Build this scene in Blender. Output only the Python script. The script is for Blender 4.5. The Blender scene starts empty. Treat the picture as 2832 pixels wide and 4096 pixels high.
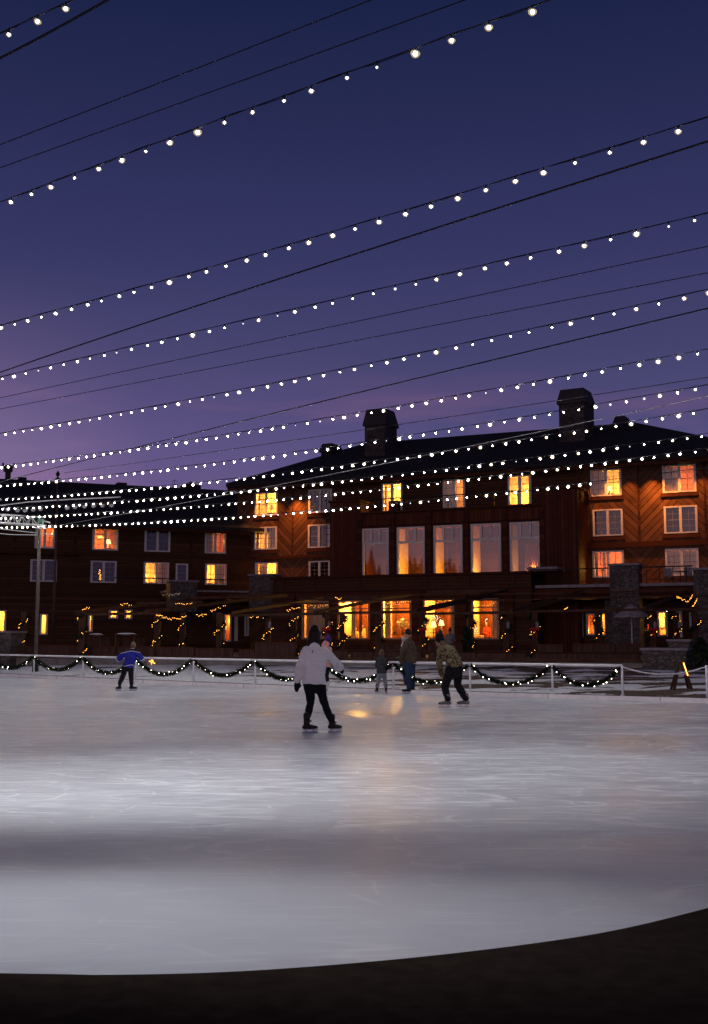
import bpy, bmesh, math, random
from mathutils import Vector as V, Matrix, noise as MN
random.seed(7)
S = bpy.context.scene
COL = S.collection
R = math.radians

# ------------------------------------------------------------------ camera
F, W0, H0, HOR, CH = 4500.0, 2832.0, 4096.0, 2551.0, 1.6
PITCH = math.atan((HOR-H0/2)/F)
PPY = H0/2
cd = bpy.data.cameras.new('camera'); cam = bpy.data.objects.new('camera', cd); COL.objects.link(cam)
cd.sensor_fit = 'VERTICAL'; cd.sensor_height = 36.0; cd.lens = 36.0*F/H0
cd.clip_start = 0.05; cd.clip_end = 1500
cam.location = (0, 0, CH); cam.rotation_euler = (R(90)+PITCH, 0, 0)
S.camera = cam
CAMP = V((0, 0, CH))
def ray(px, py):
    a, b = (px-W0/2)/F, -(py-PPY)/F
    return V((a, math.cos(PITCH)-b*math.sin(PITCH), math.sin(PITCH)+b*math.cos(PITCH)))
def at_y(px, py, y):
    d = ray(px, py); return CAMP + d*(y/d.y)
def at_z(px, py, z=0.0):
    d = ray(px, py); return CAMP + d*((z-CH)/d.z)

# ------------------------------------------------------------------ exposure, world
S.view_settings.view_transform = 'Standard'; S.view_settings.look = 'None'
S.view_settings.exposure = 0.0; S.view_settings.gamma = 1.0
S.cycles.use_denoising = True
S.cycles.max_bounces = 6; S.cycles.transparent_max_bounces = 12
S.cycles.sample_clamp_indirect = 4.0
S.cycles.caustics_reflective = False; S.cycles.caustics_refractive = False
wd = bpy.data.worlds.new("World"); S.world = wd; wd.use_nodes = True
nt = wd.node_tree; nt.nodes.clear()
def nd(nt, t, **kw):
    n = nt.nodes.new(t)
    for k, v in kw.items():
        if k.startswith('i_'):
            n.inputs[int(k[2:]) if k[2:].isdigit() else k[2:]].default_value = v
        else: setattr(n, k, v)
    return n
def ramp(nt, pts, interp='LINEAR'):
    n = nt.nodes.new('ShaderNodeValToRGB'); cr = n.color_ramp; cr.interpolation = interp
    while len(cr.elements) < len(pts): cr.elements.new(0.5)
    for e, (p, c) in zip(cr.elements, pts):
        e.position = p; e.color = (*c, 1) if len(c) == 3 else c
    return n
def mth(nt, op, a, b=None, clamp=False):
    n = nt.nodes.new('ShaderNodeMath'); n.operation = op; n.use_clamp = clamp
    for i, x in enumerate((a, b)):
        if x is None: continue
        if isinstance(x, (int, float)): n.inputs[i].default_value = x
        else: nt.links.new(x, n.inputs[i])
    return n.outputs[0]
def build_world():
    L = nt.links
    tc = nd(nt, 'ShaderNodeTexCoord'); sp = nd(nt, 'ShaderNodeSeparateXYZ'); L.new(tc.outputs['Generated'], sp.inputs[0])
    x, y, z = sp.outputs
    zc = mth(nt, 'MAXIMUM', z, 0.0)
    # dusk side above the lodge: lavender at the horizon into deep blue
    base = ramp(nt, [(0.0, (.13, .09, .21)), (.163, (.088, .078, .205)), (.25, (.056, .055, .154)), (.334, (.035, .038, .124)), (.43, (.020, .0240, .086)), (.515, (.0100, .0155, .062)), (1.0, (.005, .008, .036))])
    L.new(zc, base.inputs[0])
    # pink afterglow low over the far end of the low wing
    gl = nd(nt, 'ShaderNodeVectorMath', operation='DOT_PRODUCT'); gl.inputs[1].default_value = V((-.52, .84, .10)).normalized()
    L.new(tc.outputs['Generated'], gl.inputs[0])
    g2 = ramp(nt, [(0.0, (0, 0, 0)), (.80, (0, 0, 0)), (.93, (.04, .018, .04)), (1.0, (.21, .115, .15))]); L.new(gl.outputs['Value'], g2.inputs[0])
    low = ramp(nt, [(0.0, (1, 1, 1)), (.12, (1, 1, 1)), (.20, (.5, .5, .55)), (.31, (0, 0, 0))]); L.new(zc, low.inputs[0])
    mul = nd(nt, 'ShaderNodeMix', data_type='RGBA', blend_type='MULTIPLY'); mul.inputs[0].default_value = 1
    L.new(g2.outputs[0], mul.inputs[6]); L.new(low.outputs[0], mul.inputs[7])
    add = nd(nt, 'ShaderNodeMix', data_type='RGBA', blend_type='ADD'); add.inputs[0].default_value = 1
    L.new(base.outputs[0], add.inputs[6]); L.new(mul.outputs[2], add.inputs[7])
    # the sunset itself, behind the viewer
    sg = nd(nt, 'ShaderNodeVectorMath', operation='DOT_PRODUCT'); sg.inputs[1].default_value = V((-.45, -.89, .08)).normalized()
    L.new(tc.outputs['Generated'], sg.inputs[0])
    s2 = ramp(nt, [(0.0, (0, 0, 0)), (.35, (0, 0, 0)), (.75, (.10, .075, .095)), (1.0, (.50, .30, .27))]); L.new(sg.outputs['Value'], s2.inputs[0])
    add2 = nd(nt, 'ShaderNodeMix', data_type='RGBA', blend_type='ADD'); add2.inputs[0].default_value = 1
    L.new(add.outputs[2], add2.inputs[6]); L.new(s2.outputs[0], add2.inputs[7])
    # thin pink cloud streaks near the horizon
    mp = nd(nt, 'ShaderNodeMapping'); mp.inputs['Scale'].default_value = (2.2, 2.2, 13.0); mp.inputs['Rotation'].default_value = (0, R(7), 0)
    L.new(tc.outputs['Generated'], mp.inputs[0])
    no = nd(nt, 'ShaderNodeTexNoise'); no.inputs['Scale'].default_value = 1.7; no.inputs['Detail'].default_value = 5; L.new(mp.outputs[0], no.inputs[0])
    cl = ramp(nt, [(.50, (0, 0, 0)), (.74, (.12, .032, .030))]); L.new(no.outputs['Fac'], cl.inputs[0])
    lw = ramp(nt, [(.10, (0, 0, 0)), (.15, (1, 1, 1)), (.19, (1, 1, 1)), (.235, (0, 0, 0))]); L.new(zc, lw.inputs[0])
    m3 = nd(nt, 'ShaderNodeMix', data_type='RGBA', blend_type='MULTIPLY'); m3.inputs[0].default_value = 1
    L.new(cl.outputs[0], m3.inputs[6]); L.new(lw.outputs[0], m3.inputs[7])
    add3 = nd(nt, 'ShaderNodeMix', data_type='RGBA', blend_type='ADD'); add3.inputs[0].default_value = 1
    L.new(add2.outputs[2], add3.inputs[6]); L.new(m3.outputs[2], add3.inputs[7])
    bg = nd(nt, 'ShaderNodeBackground'); L.new(add3.outputs[2], bg.inputs[0]); bg.inputs[1].default_value = 1.0
    sky = nd(nt, 'ShaderNodeTexSky', sky_type='NISHITA'); sky.sun_disc = False; sky.sun_elevation = R(-4); sky.sun_rotation = R(207)
    bg2 = nd(nt, 'ShaderNodeBackground'); L.new(sky.outputs[0], bg2.inputs[0]); bg2.inputs[1].default_value = 0.05
    ad = nd(nt, 'ShaderNodeAddShader'); L.new(bg.outputs[0], ad.inputs[0]); L.new(bg2.outputs[0], ad.inputs[1])
    out = nd(nt, 'ShaderNodeOutputWorld'); L.new(ad.outputs[0], out.inputs[0])
build_world()

# ------------------------------------------------------------------ materials
def new_mat(name):
    m = bpy.data.materials.new(name); m.use_nodes = True; t = m.node_tree; t.nodes.clear()
    o = nd(t, 'ShaderNodeOutputMaterial'); b = nd(t, 'ShaderNodeBsdfPrincipled'); t.links.new(b.outputs[0], o.inputs[0])
    return m, t, b, o
def mat(name, c, rough=.7, var=.25, scale=6.0, bump=0.0, metal=0.0, stretch=(1, 1, 1), spec=.18):
    m, t, b, o = new_mat(name)
    b.inputs['Roughness'].default_value = rough; b.inputs['Metallic'].default_value = metal
    b.inputs['Specular IOR Level'].default_value = spec
    tc = nd(t, 'ShaderNodeTexCoord'); mp = nd(t, 'ShaderNodeMapping'); mp.inputs['Scale'].default_value = stretch
    t.links.new(tc.outputs['Object'], mp.inputs[0])
    no = nd(t, 'ShaderNodeTexNoise'); no.inputs['Scale'].default_value = scale; no.inputs['Detail'].default_value = 6
    t.links.new(mp.outputs[0], no.inputs[0])
    lo = tuple(x*(1-var) for x in c); hi = tuple(min(1, x*(1+var)) for x in c)
    r = ramp(t, [(.3, lo), (.7, hi)]); t.links.new(no.outputs['Fac'], r.inputs[0]); t.links.new(r.outputs[0], b.inputs['Base Color'])
    if bump:
        bp = nd(t, 'ShaderNodeBump'); bp.inputs['Strength'].default_value = bump; bp.inputs['Distance'].default_value = .02
        t.links.new(no.outputs['Fac'], bp.inputs['Height']); t.links.new(bp.outputs[0], b.inputs['Normal'])
    return m
def emit(name, c, s):
    m = bpy.data.materials.new(name); m.use_nodes = True; t = m.node_tree; t.nodes.clear()
    o = nd(t, 'ShaderNodeOutputMaterial'); e = nd(t, 'ShaderNodeEmission'); e.inputs[0].default_value = (*c, 1); e.inputs[1].default_value = s
    t.links.new(e.outputs[0], o.inputs[0]); return m
def siding(name, c, mode, udir=(1, 0, 0), org=(0, 0, 0), pitch=.2, half=2.0, groove=.07, var=.35):
    """boards: 'h' horizontal, 'v' vertical, 'd' herringbone mirrored every `half` metres along the wall"""
    m, t, b, o = new_mat(name); L = t.links
    b.inputs['Roughness'].default_value = .75; b.inputs['Specular IOR Level'].default_value = .12
    ge = nd(t, 'ShaderNodeNewGeometry')
    sub = nd(t, 'ShaderNodeVectorMath', operation='SUBTRACT'); L.new(ge.outputs['Position'], sub.inputs[0]); sub.inputs[1].default_value = org
    dt = nd(t, 'ShaderNodeVectorMath', operation='DOT_PRODUCT'); L.new(sub.outputs[0], dt.inputs[0]); dt.inputs[1].default_value = udir
    sz = nd(t, 'ShaderNodeSeparateXYZ'); L.new(sub.outputs[0], sz.inputs[0])
    u, z = dt.outputs['Value'], sz.outputs[2]
    if mode == 'h': k = z
    elif mode == 'v': k = u
    else: k = mth(t, 'MULTIPLY', mth(t, 'SUBTRACT', z, mth(t, 'PINGPONG', u, half)), .707)
    q = mth(t, 'DIVIDE', k, pitch); fr = mth(t, 'FRACT', q); fl = mth(t, 'FLOOR', q)
    wn = nd(t, 'ShaderNodeTexWhiteNoise', noise_dimensions='1D'); L.new(fl, wn.inputs['W'])
    no = nd(t, 'ShaderNodeTexNoise'); no.inputs['Scale'].default_value = 2.5; no.inputs['Detail'].default_value = 8; L.new(ge.outputs['Position'], no.inputs[0])
    f = mth(t, 'ADD', mth(t, 'MULTIPLY', wn.outputs['Value'], .5), mth(t, 'MULTIPLY', no.outputs['Fac'], .5))
    r = ramp(t, [(.2, tuple(x*(1-var) for x in c)), (.8, tuple(x*(1+var) for x in c))]); L.new(f, r.inputs[0])
    g = ramp(t, [(0, (0, 0, 0)), (groove, (.25, .25, .25)), (groove*1.6, (1, 1, 1))]); L.new(fr, g.inputs[0])
    mx = nd(t, 'ShaderNodeMix', data_type='RGBA', blend_type='MULTIPLY'); mx.inputs[0].default_value = .75
    L.new(r.outputs[0], mx.inputs[6]); L.new(g.outputs[0], mx.inputs[7]); L.new(mx.outputs[2], b.inputs['Base Color'])
    bp = nd(t, 'ShaderNodeBump'); bp.inputs['Strength'].default_value = .8; bp.inputs['Distance'].default_value = .03
    L.new(g.outputs[0], bp.inputs['Height']); L.new(bp.outputs[0], b.inputs['Normal'])
    return m
def stone(name, c1, c2, mortar, scale=3.0):
    m, t, b, o = new_mat(name); L = t.links; b.inputs['Roughness'].default_value = .85
    ge = nd(t, 'ShaderNodeNewGeometry'); mp = nd(t, 'ShaderNodeMapping'); mp.inputs['Scale'].default_value = (1, 1, 1.5); L.new(ge.outputs['Position'], mp.inputs[0])
    vo = nd(t, 'ShaderNodeTexVoronoi'); vo.inputs['Scale'].default_value = scale; L.new(mp.outputs[0], vo.inputs[0])
    ve = nd(t, 'ShaderNodeTexVoronoi', feature='DISTANCE_TO_EDGE'); ve.inputs['Scale'].default_value = scale; L.new(mp.outputs[0], ve.inputs[0])
    sx = nd(t, 'ShaderNodeSeparateXYZ'); L.new(vo.outputs['Color'], sx.inputs[0])
    r = ramp(t, [(0, c1), (1, c2)]); L.new(sx.outputs[0], r.inputs[0])
    e = ramp(t, [(.0, (0, 0, 0)), (.06, (1, 1, 1))]); L.new(ve.outputs['Distance'], e.inputs[0])
    mx = nd(t, 'ShaderNodeMix', data_type='RGBA'); L.new(e.outputs[0], mx.inputs[0]); mx.inputs[6].default_value = (*mortar, 1); L.new(r.outputs[0], mx.inputs[7])
    L.new(mx.outputs[2], b.inputs['Base Color'])
    bp = nd(t, 'ShaderNodeBump'); bp.inputs['Strength'].default_value = 1; bp.inputs['Distance'].default_value = .06
    L.new(e.outputs[0], bp.inputs['Height']); L.new(bp.outputs[0], b.inputs['Normal'])
    return m
def glass(name, refl):
    m = bpy.data.materials.new(name); m.use_nodes = True; t = m.node_tree; t.nodes.clear()
    o = nd(t, 'ShaderNodeOutputMaterial'); tr = nd(t, 'ShaderNodeBsdfTransparent'); gl = nd(t, 'ShaderNodeBsdfGlossy'); gl.inputs['Roughness'].default_value = .02
    tr.inputs[0].default_value = (.9, .9, .9, 1)
    no = nd(t, 'ShaderNodeTexNoise'); no.inputs['Scale'].default_value = .8; bp = nd(t, 'ShaderNodeBump'); bp.inputs['Strength'].default_value = .05
    ge = nd(t, 'ShaderNodeNewGeometry'); t.links.new(ge.outputs['Position'], no.inputs[0]); t.links.new(no.outputs['Fac'], bp.inputs['Height']); t.links.new(bp.outputs[0], gl.inputs['Normal'])
    mx = nd(t, 'ShaderNodeMixShader'); mx.inputs[0].default_value = refl
    t.links.new(tr.outputs[0], mx.inputs[1]); t.links.new(gl.outputs[0], mx.inputs[2]); t.links.new(mx.outputs[0], o.inputs[0]); return m

# ------------------------------------------------------------------ helpers
def tag(o, label=None, cat=None, group=None, kind=None):
    if label: o['label'] = label
    if cat: o['category'] = cat
    if group: o['group'] = group
    if kind: o['kind'] = kind
    return o
def worldloc(o):
    p = V((0, 0, 0))
    while o: p = p + o.location; o = o.parent
    return p
def thing(name, loc, label, cat, group=None, rz=0.0):
    o = bpy.data.objects.new(name, None); COL.objects.link(o); o.location = loc; o.rotation_euler.z = rz
    o.empty_display_size = .2
    return tag(o, label, cat, group)
class MB:
    """collects shapes in world coordinates; build() makes ONE mesh object from them"""
    def __init__(s): s.bm = bmesh.new()
    def quad(s, *p):
        return s.bm.faces.new([s.bm.verts.new(q) for q in p])
    def hexa(s, c):
        v = [s.bm.verts.new(p) for p in c]
        for f in ((3, 2, 1, 0), (4, 5, 6, 7), (0, 1, 5, 4), (1, 2, 6, 5), (2, 3, 7, 6), (3, 0, 4, 7)): s.bm.faces.new([v[i] for i in f])
        return s
    def box(s, a, b):
        x0, y0, z0 = a; x1, y1, z1 = b
        return s.hexa([(x0, y0, z0), (x1, y0, z0), (x1, y1, z0), (x0, y1, z0), (x0, y0, z1), (x1, y0, z1), (x1, y1, z1), (x0, y1, z1)])
    def beam(s, p, q, w, h, up=V((0, 0, 1))):
        p, q = V(p), V(q); t = (q-p).normalized()
        if abs(t.dot(up)) > .99: up = V((0, 1, 0))
        a = t.cross(up).normalized()*w/2; b = a.cross(t).normalized()*h/2
        return s.hexa([p-a-b, q-a-b, q+a-b, p+a-b, p-a+b, q-a+b, q+a+b, p+a+b])
    def tube(s, pts, r, n=8, ref=None, cap=True):
        """r: number, list, or list of (ra, rb) with ra along ref"""
        pts = [V(p) for p in pts]; N = len(pts)
        rad = [r]*N if isinstance(r, (int, float)) else list(r)
        rings = []; pa = None
        for i, p in enumerate(pts):
            t = (pts[min(i+1, N-1)]-pts[max(i-1, 0)]).normalized()
            a = V(ref) if ref is not None else (pa if pa is not None else (V((0, 0, 1)) if abs(t.z) < .9 else V((1, 0, 0))))
            a = a - t*a.dot(t)
            if a.length < 1e-4: a = V((0, 1, 0)) - t*t.y
            a.normalize(); pa = a; b = t.cross(a)
            ra, rb = (rad[i], rad[i]) if isinstance(rad[i], (int, float)) else rad[i]
            rings.append([s.bm.verts.new(p + a*ra*math.cos(2*math.pi*k/n) + b*rb*math.sin(2*math.pi*k/n)) for k in range(n)])
        for A, B in zip(rings, rings[1:]):
            for k in range(n): s.bm.faces.new((A[k], A[(k+1) % n], B[(k+1) % n], B[k]))
        if cap: s.bm.faces.new(rings[0][::-1]); s.bm.faces.new(rings[-1])
        return s
    def limb(s, pts, rad, n=14, ref=None):
        """tube with rounded ends"""
        pts = [V(p) for p in pts]
        rr = [x if not isinstance(x, (int, float)) else (x, x) for x in ([rad]*len(pts) if isinstance(rad, (int, float)) else rad)]
        def cap(p, q, r):
            d = (p-q).normalized(); m = min(r)
            return [(p+d*m*math.sin(a), (r[0]*math.cos(a), r[1]*math.cos(a))) for a in (R(30), R(60), R(84))]
        P = [x for x in cap(pts[0], pts[1], rr[0])][::-1] + list(zip(pts, rr)) + cap(pts[-1], pts[-2], rr[-1])
        return s.tube([x[0] for x in P], [x[1] for x in P], n, ref)
    def ell(s, c, r, n=14, m=9, rot=None):
        c = V(c); r = (r, r, r) if isinstance(r, (int, float)) else r
        M = rot or Matrix.Identity(3)
        tp = s.bm.verts.new(c+M@V((0, 0, r[2]))); bt = s.bm.verts.new(c+M@V((0, 0, -r[2]))); rings = []
        for i in range(1, m):
            th = math.pi*i/m
            rings.append([s.bm.verts.new(c+M@V((r[0]*math.sin(th)*math.cos(2*math.pi*k/n), r[1]*math.sin(th)*math.sin(2*math.pi*k/n), r[2]*math.cos(th)))) for k in range(n)])
        for k in range(n):
            s.bm.faces.new((tp, rings[0][k], rings[0][(k+1) % n])); s.bm.faces.new((bt, rings[-1][(k+1) % n], rings[-1][k]))
            for A, B in zip(rings, rings[1:]): s.bm.faces.new((A[k], B[k], B[(k+1) % n], A[(k+1) % n]))
        return s
    def mesh(s, name, origin=V((0, 0, 0)), smooth=False, normals=True):
        me = bpy.data.meshes.new(name)
        if normals: bmesh.ops.recalc_face_normals(s.bm, faces=s.bm.faces)
        bmesh.ops.translate(s.bm, verts=s.bm.verts, vec=-V(origin)); s.bm.to_mesh(me); s.bm.free()
        if smooth:
            for p in me.polygons: p.use_smooth = True
        return me
    def build(s, name, m, parent=None, origin=None, smooth=False):
        org = worldloc(parent) if parent is not None else V(origin if origin is not None else (0, 0, 0))
        me = s.mesh(name, org, smooth); me.materials.append(m)
        o = bpy.data.objects.new(name, me); COL.objects.link(o)
        if parent is not None: o.parent = parent
        else: o.location = org
        return o
def build_each(mb, name, m, parent):
    """one object per separate piece"""
    bm = mb.bm; left = set(bm.verts); pieces = []
    while left:
        st = [left.pop()]; isl = set(st)
        while st:
            for e in st.pop().link_edges:
                for w in e.verts:
                    if w in left: left.discard(w); isl.add(w); st.append(w)
        pieces.append(isl)
    for isl in pieces:
        sub = MB(); mp = {v: sub.bm.verts.new(v.co) for v in isl}
        for f in {f for v in isl for f in v.link_faces}: sub.bm.faces.new([mp[v] for v in f.verts])
        sub.build(name, m, parent)
    bm.free()
def link_mesh(name, me, parent=None, loc=(0, 0, 0), m=None):
    if m and not me.materials: me.materials.append(m)
    o = bpy.data.objects.new(name, me); COL.objects.link(o); o.parent = parent; o.location = loc
    return o
def remeshed(mb, voxel, smooth=4, fac=.5):
    me = mb.mesh('tmp'); o = bpy.data.objects.new('tmp', me); COL.objects.link(o)
    md = o.modifiers.new('r', 'REMESH'); md.mode = 'VOXEL'; md.voxel_size = voxel
    ms = o.modifiers.new('s', 'SMOOTH'); ms.iterations = smooth; ms.factor = fac
    dg = bpy.context.evaluated_depsgraph_get(); dg.update()
    out = bpy.data.meshes.new_from_object(o.evaluated_get(dg)); bpy.data.objects.remove(o); bpy.data.meshes.remove(me)
    for p in out.polygons: p.use_smooth = True
    return out
def lamp(name, kind, loc, power, color, parent=None, **kw):
    ld = bpy.data.lights.new(name, kind); ld.energy = power; ld.color = color
    for k, v in kw.items(): setattr(ld, k, v)
    o = bpy.data.objects.new(name, ld); COL.objects.link(o)
    if parent is not None: o.parent = parent; o.location = V(loc)-worldloc(parent)
    else: o.location = loc
    return o
def aim(o, d):
    o.rotation_euler = V(d).to_track_quat('-Z', 'Y').to_euler()
class Frame:
    """a vertical facade: u runs along it to the viewer's right, n points out of it"""
    def __init__(s, o, u): s.o = V((o[0], o[1], 0)); s.u = V((u[0], u[1], 0)).normalized(); s.n = V((s.u.y, -s.u.x, 0))
    def pt(s, u, z, n=0.0): return s.o + s.u*u + s.n*n + V((0, 0, z))
    def px(s, px, py, n=0.0):
        d = ray(px, py); o = s.o + s.n*n; t = (o-CAMP).dot(s.n)/d.dot(s.n); p = CAMP+d*t
        return (p-s.o).dot(s.u), p.z
    def rect(s, x0, x1, y0, y1, n=0.0):
        ym, xm = (y0+y1)/2, (x0+x1)/2
        return s.px(x0, ym, n)[0], s.px(x1, ym, n)[0], s.px(xm, y1, n)[1], s.px(xm, y0, n)[1]
    def box(s, mb, u0, u1, z0, z1, n0, n1):
        c = [s.pt(u0, z0, n1), s.pt(u1, z0, n1), s.pt(u1, z0, n0), s.pt(u0, z0, n0)]
        return mb.hexa(c + [p+V((0, 0, z1-z0)) for p in c])

M = {}
M['white'] = mat('white_paint', (.52, .50, .50), .5, .12)
M['roof'] = mat('roof_shingle', (.020, .019, .022), .9, .4, 5, .4)
M['stone'] = stone('field_stone', (.050, .040, .036), (.120, .097, .090), (.032, .027, .025), 4.6)
M['stone_cap'] = mat('stone_cap', (.20, .18, .20), .8, .2, 4, .3)
M['concrete'] = mat('concrete', (.16, .145, .14), .9, .25, 2, .3)
M['dark_wood'] = mat('dark_timber', (.060, .028, .017), .8, .4, 3, .3, stretch=(1, 1, .3))
M['iron'] = mat('black_iron', (.012, .012, .013), .5, .2)
M['steel'] = mat('galvanised_steel', (.76, .76, .78), .34, .06, 9, 0, .0, spec=.8)
M['alu'] = mat('aluminium', (.50, .50, .49), .45, .1, 9, 0, .1)
M['cable'] = mat('black_cable', (.012, .012, .014), .6, .1)
M['green'] = mat('pine_needles', (.007, .016, .007), .7, .5, 30)
M['dark_green'] = mat('dark_foliage', (.012, .022, .010), .8, .5, 20)
M['red'] = mat('red_ribbon', (.35, .012, .012), .6, .2)
M['bulb'] = emit('bulb_light', (1.0, .97, .95), 60.0)
M['bulb_far'] = emit('warm_bulb_light', (1.0, .965, .93), 430.0)
M['led'] = emit('garland_led', (1.0, .90, .70), 14.0)
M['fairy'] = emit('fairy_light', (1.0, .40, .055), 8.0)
M['led_dim'] = emit('faint_light', (1, .75, .45), 1.2)
M['bulb_dim'] = emit('dim_bulb_light', (.9, .95, .95), 1.6)
M['black_boot'] = mat('black_leather', (.014, .013, .013), .45, .3)

# ================================================================== GROUND
def stripes_ice():
    m, t, b, o = new_mat('ice'); L = t.links
    ge = nd(t, 'ShaderNodeNewGeometry')
    def noise(sc, scale, detail, rot=0.0, dist=0.0):
        mp = nd(t, 'ShaderNodeMapping'); mp.inputs['Scale'].default_value = sc; mp.inputs['Rotation'].default_value = (0, 0, rot)
        L.new(ge.outputs['Position'], mp.inputs[0])
        n = nd(t, 'ShaderNodeTexNoise'); n.inputs['Scale'].default_value = scale; n.inputs['Detail'].default_value = detail; n.inputs['Distortion'].default_value = dist
        L.new(mp.outputs[0], n.inputs[0]); return n.outputs['Fac']
    s1 = noise((.8, 1.7, 1), 1.3, 5, R(12), .5); s2 = noise((1.8, .8, 1), 1.7, 5, R(40), .4); s3 = noise((.55, 1.9, 1), 3.2, 6, R(-20), .6)
    wear = noise((.5, .9, 1), .45, 6, R(20), .5)
    sp = nd(t, 'ShaderNodeSeparateXYZ'); L.new(ge.outputs['Position'], sp.inputs[0])
    s4 = noise((.9, 3.6, 1), 3.0, 7, R(4), .8)
    sm = mth(t, 'ADD', mth(t, 'MULTIPLY', s1, .30), mth(t, 'ADD', mth(t, 'MULTIPLY', s3, .30), mth(t, 'MULTIPLY', s4, .40)))
    # the skated part is scratched; the strip along the near curve is freshly smooth
    fresh = nd(t, 'ShaderNodeMapRange'); fresh.inputs[1].default_value = 7.0; fresh.inputs[2].default_value = 12.5; L.new(sp.outputs[1], fresh.inputs[0])
    c = ramp(t, [(.36, (.35, .37, .43)), (.46, (.50, .52, .57)), (.53, (.60, .62, .665)), (.61, (.88, .89, .91))]); L.new(sm, c.inputs[0])
    mx = nd(t, 'ShaderNodeMix', data_type='RGBA'); L.new(fresh.outputs[0], mx.inputs[0]); mx.inputs[6].default_value = (.56, .585, .63, 1); L.new(c.outputs[0], mx.inputs[7])
    w = ramp(t, [(.35, (.66, .67, .72)), (.62, (1, 1, 1))]); L.new(wear, w.inputs[0])
    mm = nd(t, 'ShaderNodeMix', data_type='RGBA', blend_type='MULTIPLY'); mm.inputs[0].default_value = 1; L.new(mx.outputs[2], mm.inputs[6]); L.new(w.outputs[0], mm.inputs[7])
    # long curved blade cuts, snow-white and very thin, several families crossing one another
    col = mm.outputs[2]
    for (sx, sy, rot, scl, wd_, op) in ((.22, 1.3, 17, .8, .012, .36), (.30, 1.0, -28, 1.1, .010, .32), (.16, 1.6, 48, .7, .012, .30), (.5, 1.4, 8, 1.9, .016, .30)):
        mp = nd(t, 'ShaderNodeMapping'); mp.inputs['Scale'].default_value = (sx, sy, 1); mp.inputs['Rotation'].default_value = (0, 0, R(rot)); L.new(ge.outputs['Position'], mp.inputs[0])
        dn = nd(t, 'ShaderNodeTexNoise'); dn.inputs['Scale'].default_value = .6; L.new(mp.outputs[0], dn.inputs[0])
        av = nd(t, 'ShaderNodeVectorMath', operation='MULTIPLY_ADD'); L.new(dn.outputs['Color'], av.inputs[0]); av.inputs[1].default_value = (.9, .9, 0); L.new(mp.outputs[0], av.inputs[2])
        vo = nd(t, 'ShaderNodeTexVoronoi', feature='DISTANCE_TO_EDGE'); vo.inputs['Scale'].default_value = scl; L.new(av.outputs[0], vo.inputs[0])
        vr = ramp(t, [(0, (1, 1, 1)), (wd_, (0, 0, 0))]); L.new(vo.outputs['Distance'], vr.inputs[0])
        br = ramp(t, [(.40, (0, 0, 0)), (.55, (1, 1, 1))]); L.new(s2 if rot > 0 else s1, br.inputs[0])
        cut = nd(t, 'ShaderNodeMix', data_type='RGBA'); L.new(mth(t, 'MULTIPLY', mth(t, 'MULTIPLY', vr.outputs[0], br.outputs[0]), mth(t, 'ADD', mth(t, 'MULTIPLY', fresh.outputs[0], op*1.9), op*.5)), cut.inputs[0]); L.new(col, cut.inputs[6]); cut.inputs[7].default_value = (.88, .89, .91, 1); col = cut.outputs[2]
    L.new(col, b.inputs['Base Color'])
    ro = ramp(t, [(.36, (.27, .27, .27)), (.58, (.50, .50, .50))]); L.new(mth(t, 'ADD', mth(t, 'MULTIPLY', sm, .45), mth(t, 'MULTIPLY', wear, .55)), ro.inputs[0]); L.new(ro.outputs[0], b.inputs['Roughness'])
    b.inputs['IOR'].default_value = 1.31; b.inputs['Specular IOR Level'].default_value = .27
    return m
def snow_ground():
    m, t, b, o = new_mat('snowy_turf'); L = t.links
    ge = nd(t, 'ShaderNodeNewGeometry')
    n1 = nd(t, 'ShaderNodeTexNoise'); n1.inputs['Scale'].default_value = .38; n1.inputs['Detail'].default_value = 9; n1.inputs['Roughness'].default_value = .62
    mp = nd(t, 'ShaderNodeMapping'); mp.inputs['Scale'].default_value = (.8, 1.6, 1); mp.inputs['Rotation'].default_value = (0, 0, R(31)); L.new(ge.outputs['Position'], mp.inputs[0]); L.new(mp.outputs[0], n1.inputs[0])
    n2 = nd(t, 'ShaderNodeTexNoise'); n2.inputs['Scale'].default_value = 9; n2.inputs['Detail'].default_value = 6; L.new(ge.outputs['Position'], n2.inputs[0])
    sp = nd(t, 'ShaderNodeSeparateXYZ'); L.new(ge.outputs['Position'], sp.inputs[0])
    bias = nd(t, 'ShaderNodeMapRange'); bias.inputs[1].default_value = -12; bias.inputs[2].default_value = 13; bias.inputs[3].default_value = .10; bias.inputs[4].default_value = -.075; L.new(sp.outputs[0], bias.inputs[0])
    f = mth(t, 'ADD', n1.outputs['Fac'], bias.outputs[0]); f2 = mth(t, 'ADD', f, mth(t, 'MULTIPLY', mth(t, 'SUBTRACT', n2.outputs['Fac'], .5), .10))
    mask = ramp(t, [(.455, (0, 0, 0)), (.475, (1, 1, 1))]); L.new(f2, mask.inputs[0])
    gr = ramp(t, [(.3, (.030, .018, .011)), (.7, (.085, .052, .030))]); L.new(n2.outputs['Fac'], gr.inputs[0])
    sn = ramp(t, [(.3, (.48, .49, .53)), (.7, (.72, .73, .77))]); L.new(n2.outputs['Fac'], sn.inputs[0])
    mx = nd(t, 'ShaderNodeMix', data_type='RGBA'); L.new(mask.outputs[0], mx.inputs[0]); L.new(gr.outputs[0], mx.inputs[6]); L.new(sn.outputs[0], mx.inputs[7])
    L.new(mx.outputs[2], b.inputs['Base Color']); b.inputs['Roughness'].default_value = .8
    bp = nd(t, 'ShaderNodeBump'); bp.inputs['Strength'].default_value = 1; bp.inputs['Distance'].default_value = .08
    L.new(mth(t, 'ADD', mask.outputs[0], n2.outputs['Fac']), bp.inputs['Height']); L.new(bp.outputs[0], b.inputs['Normal'])
    return m

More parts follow.
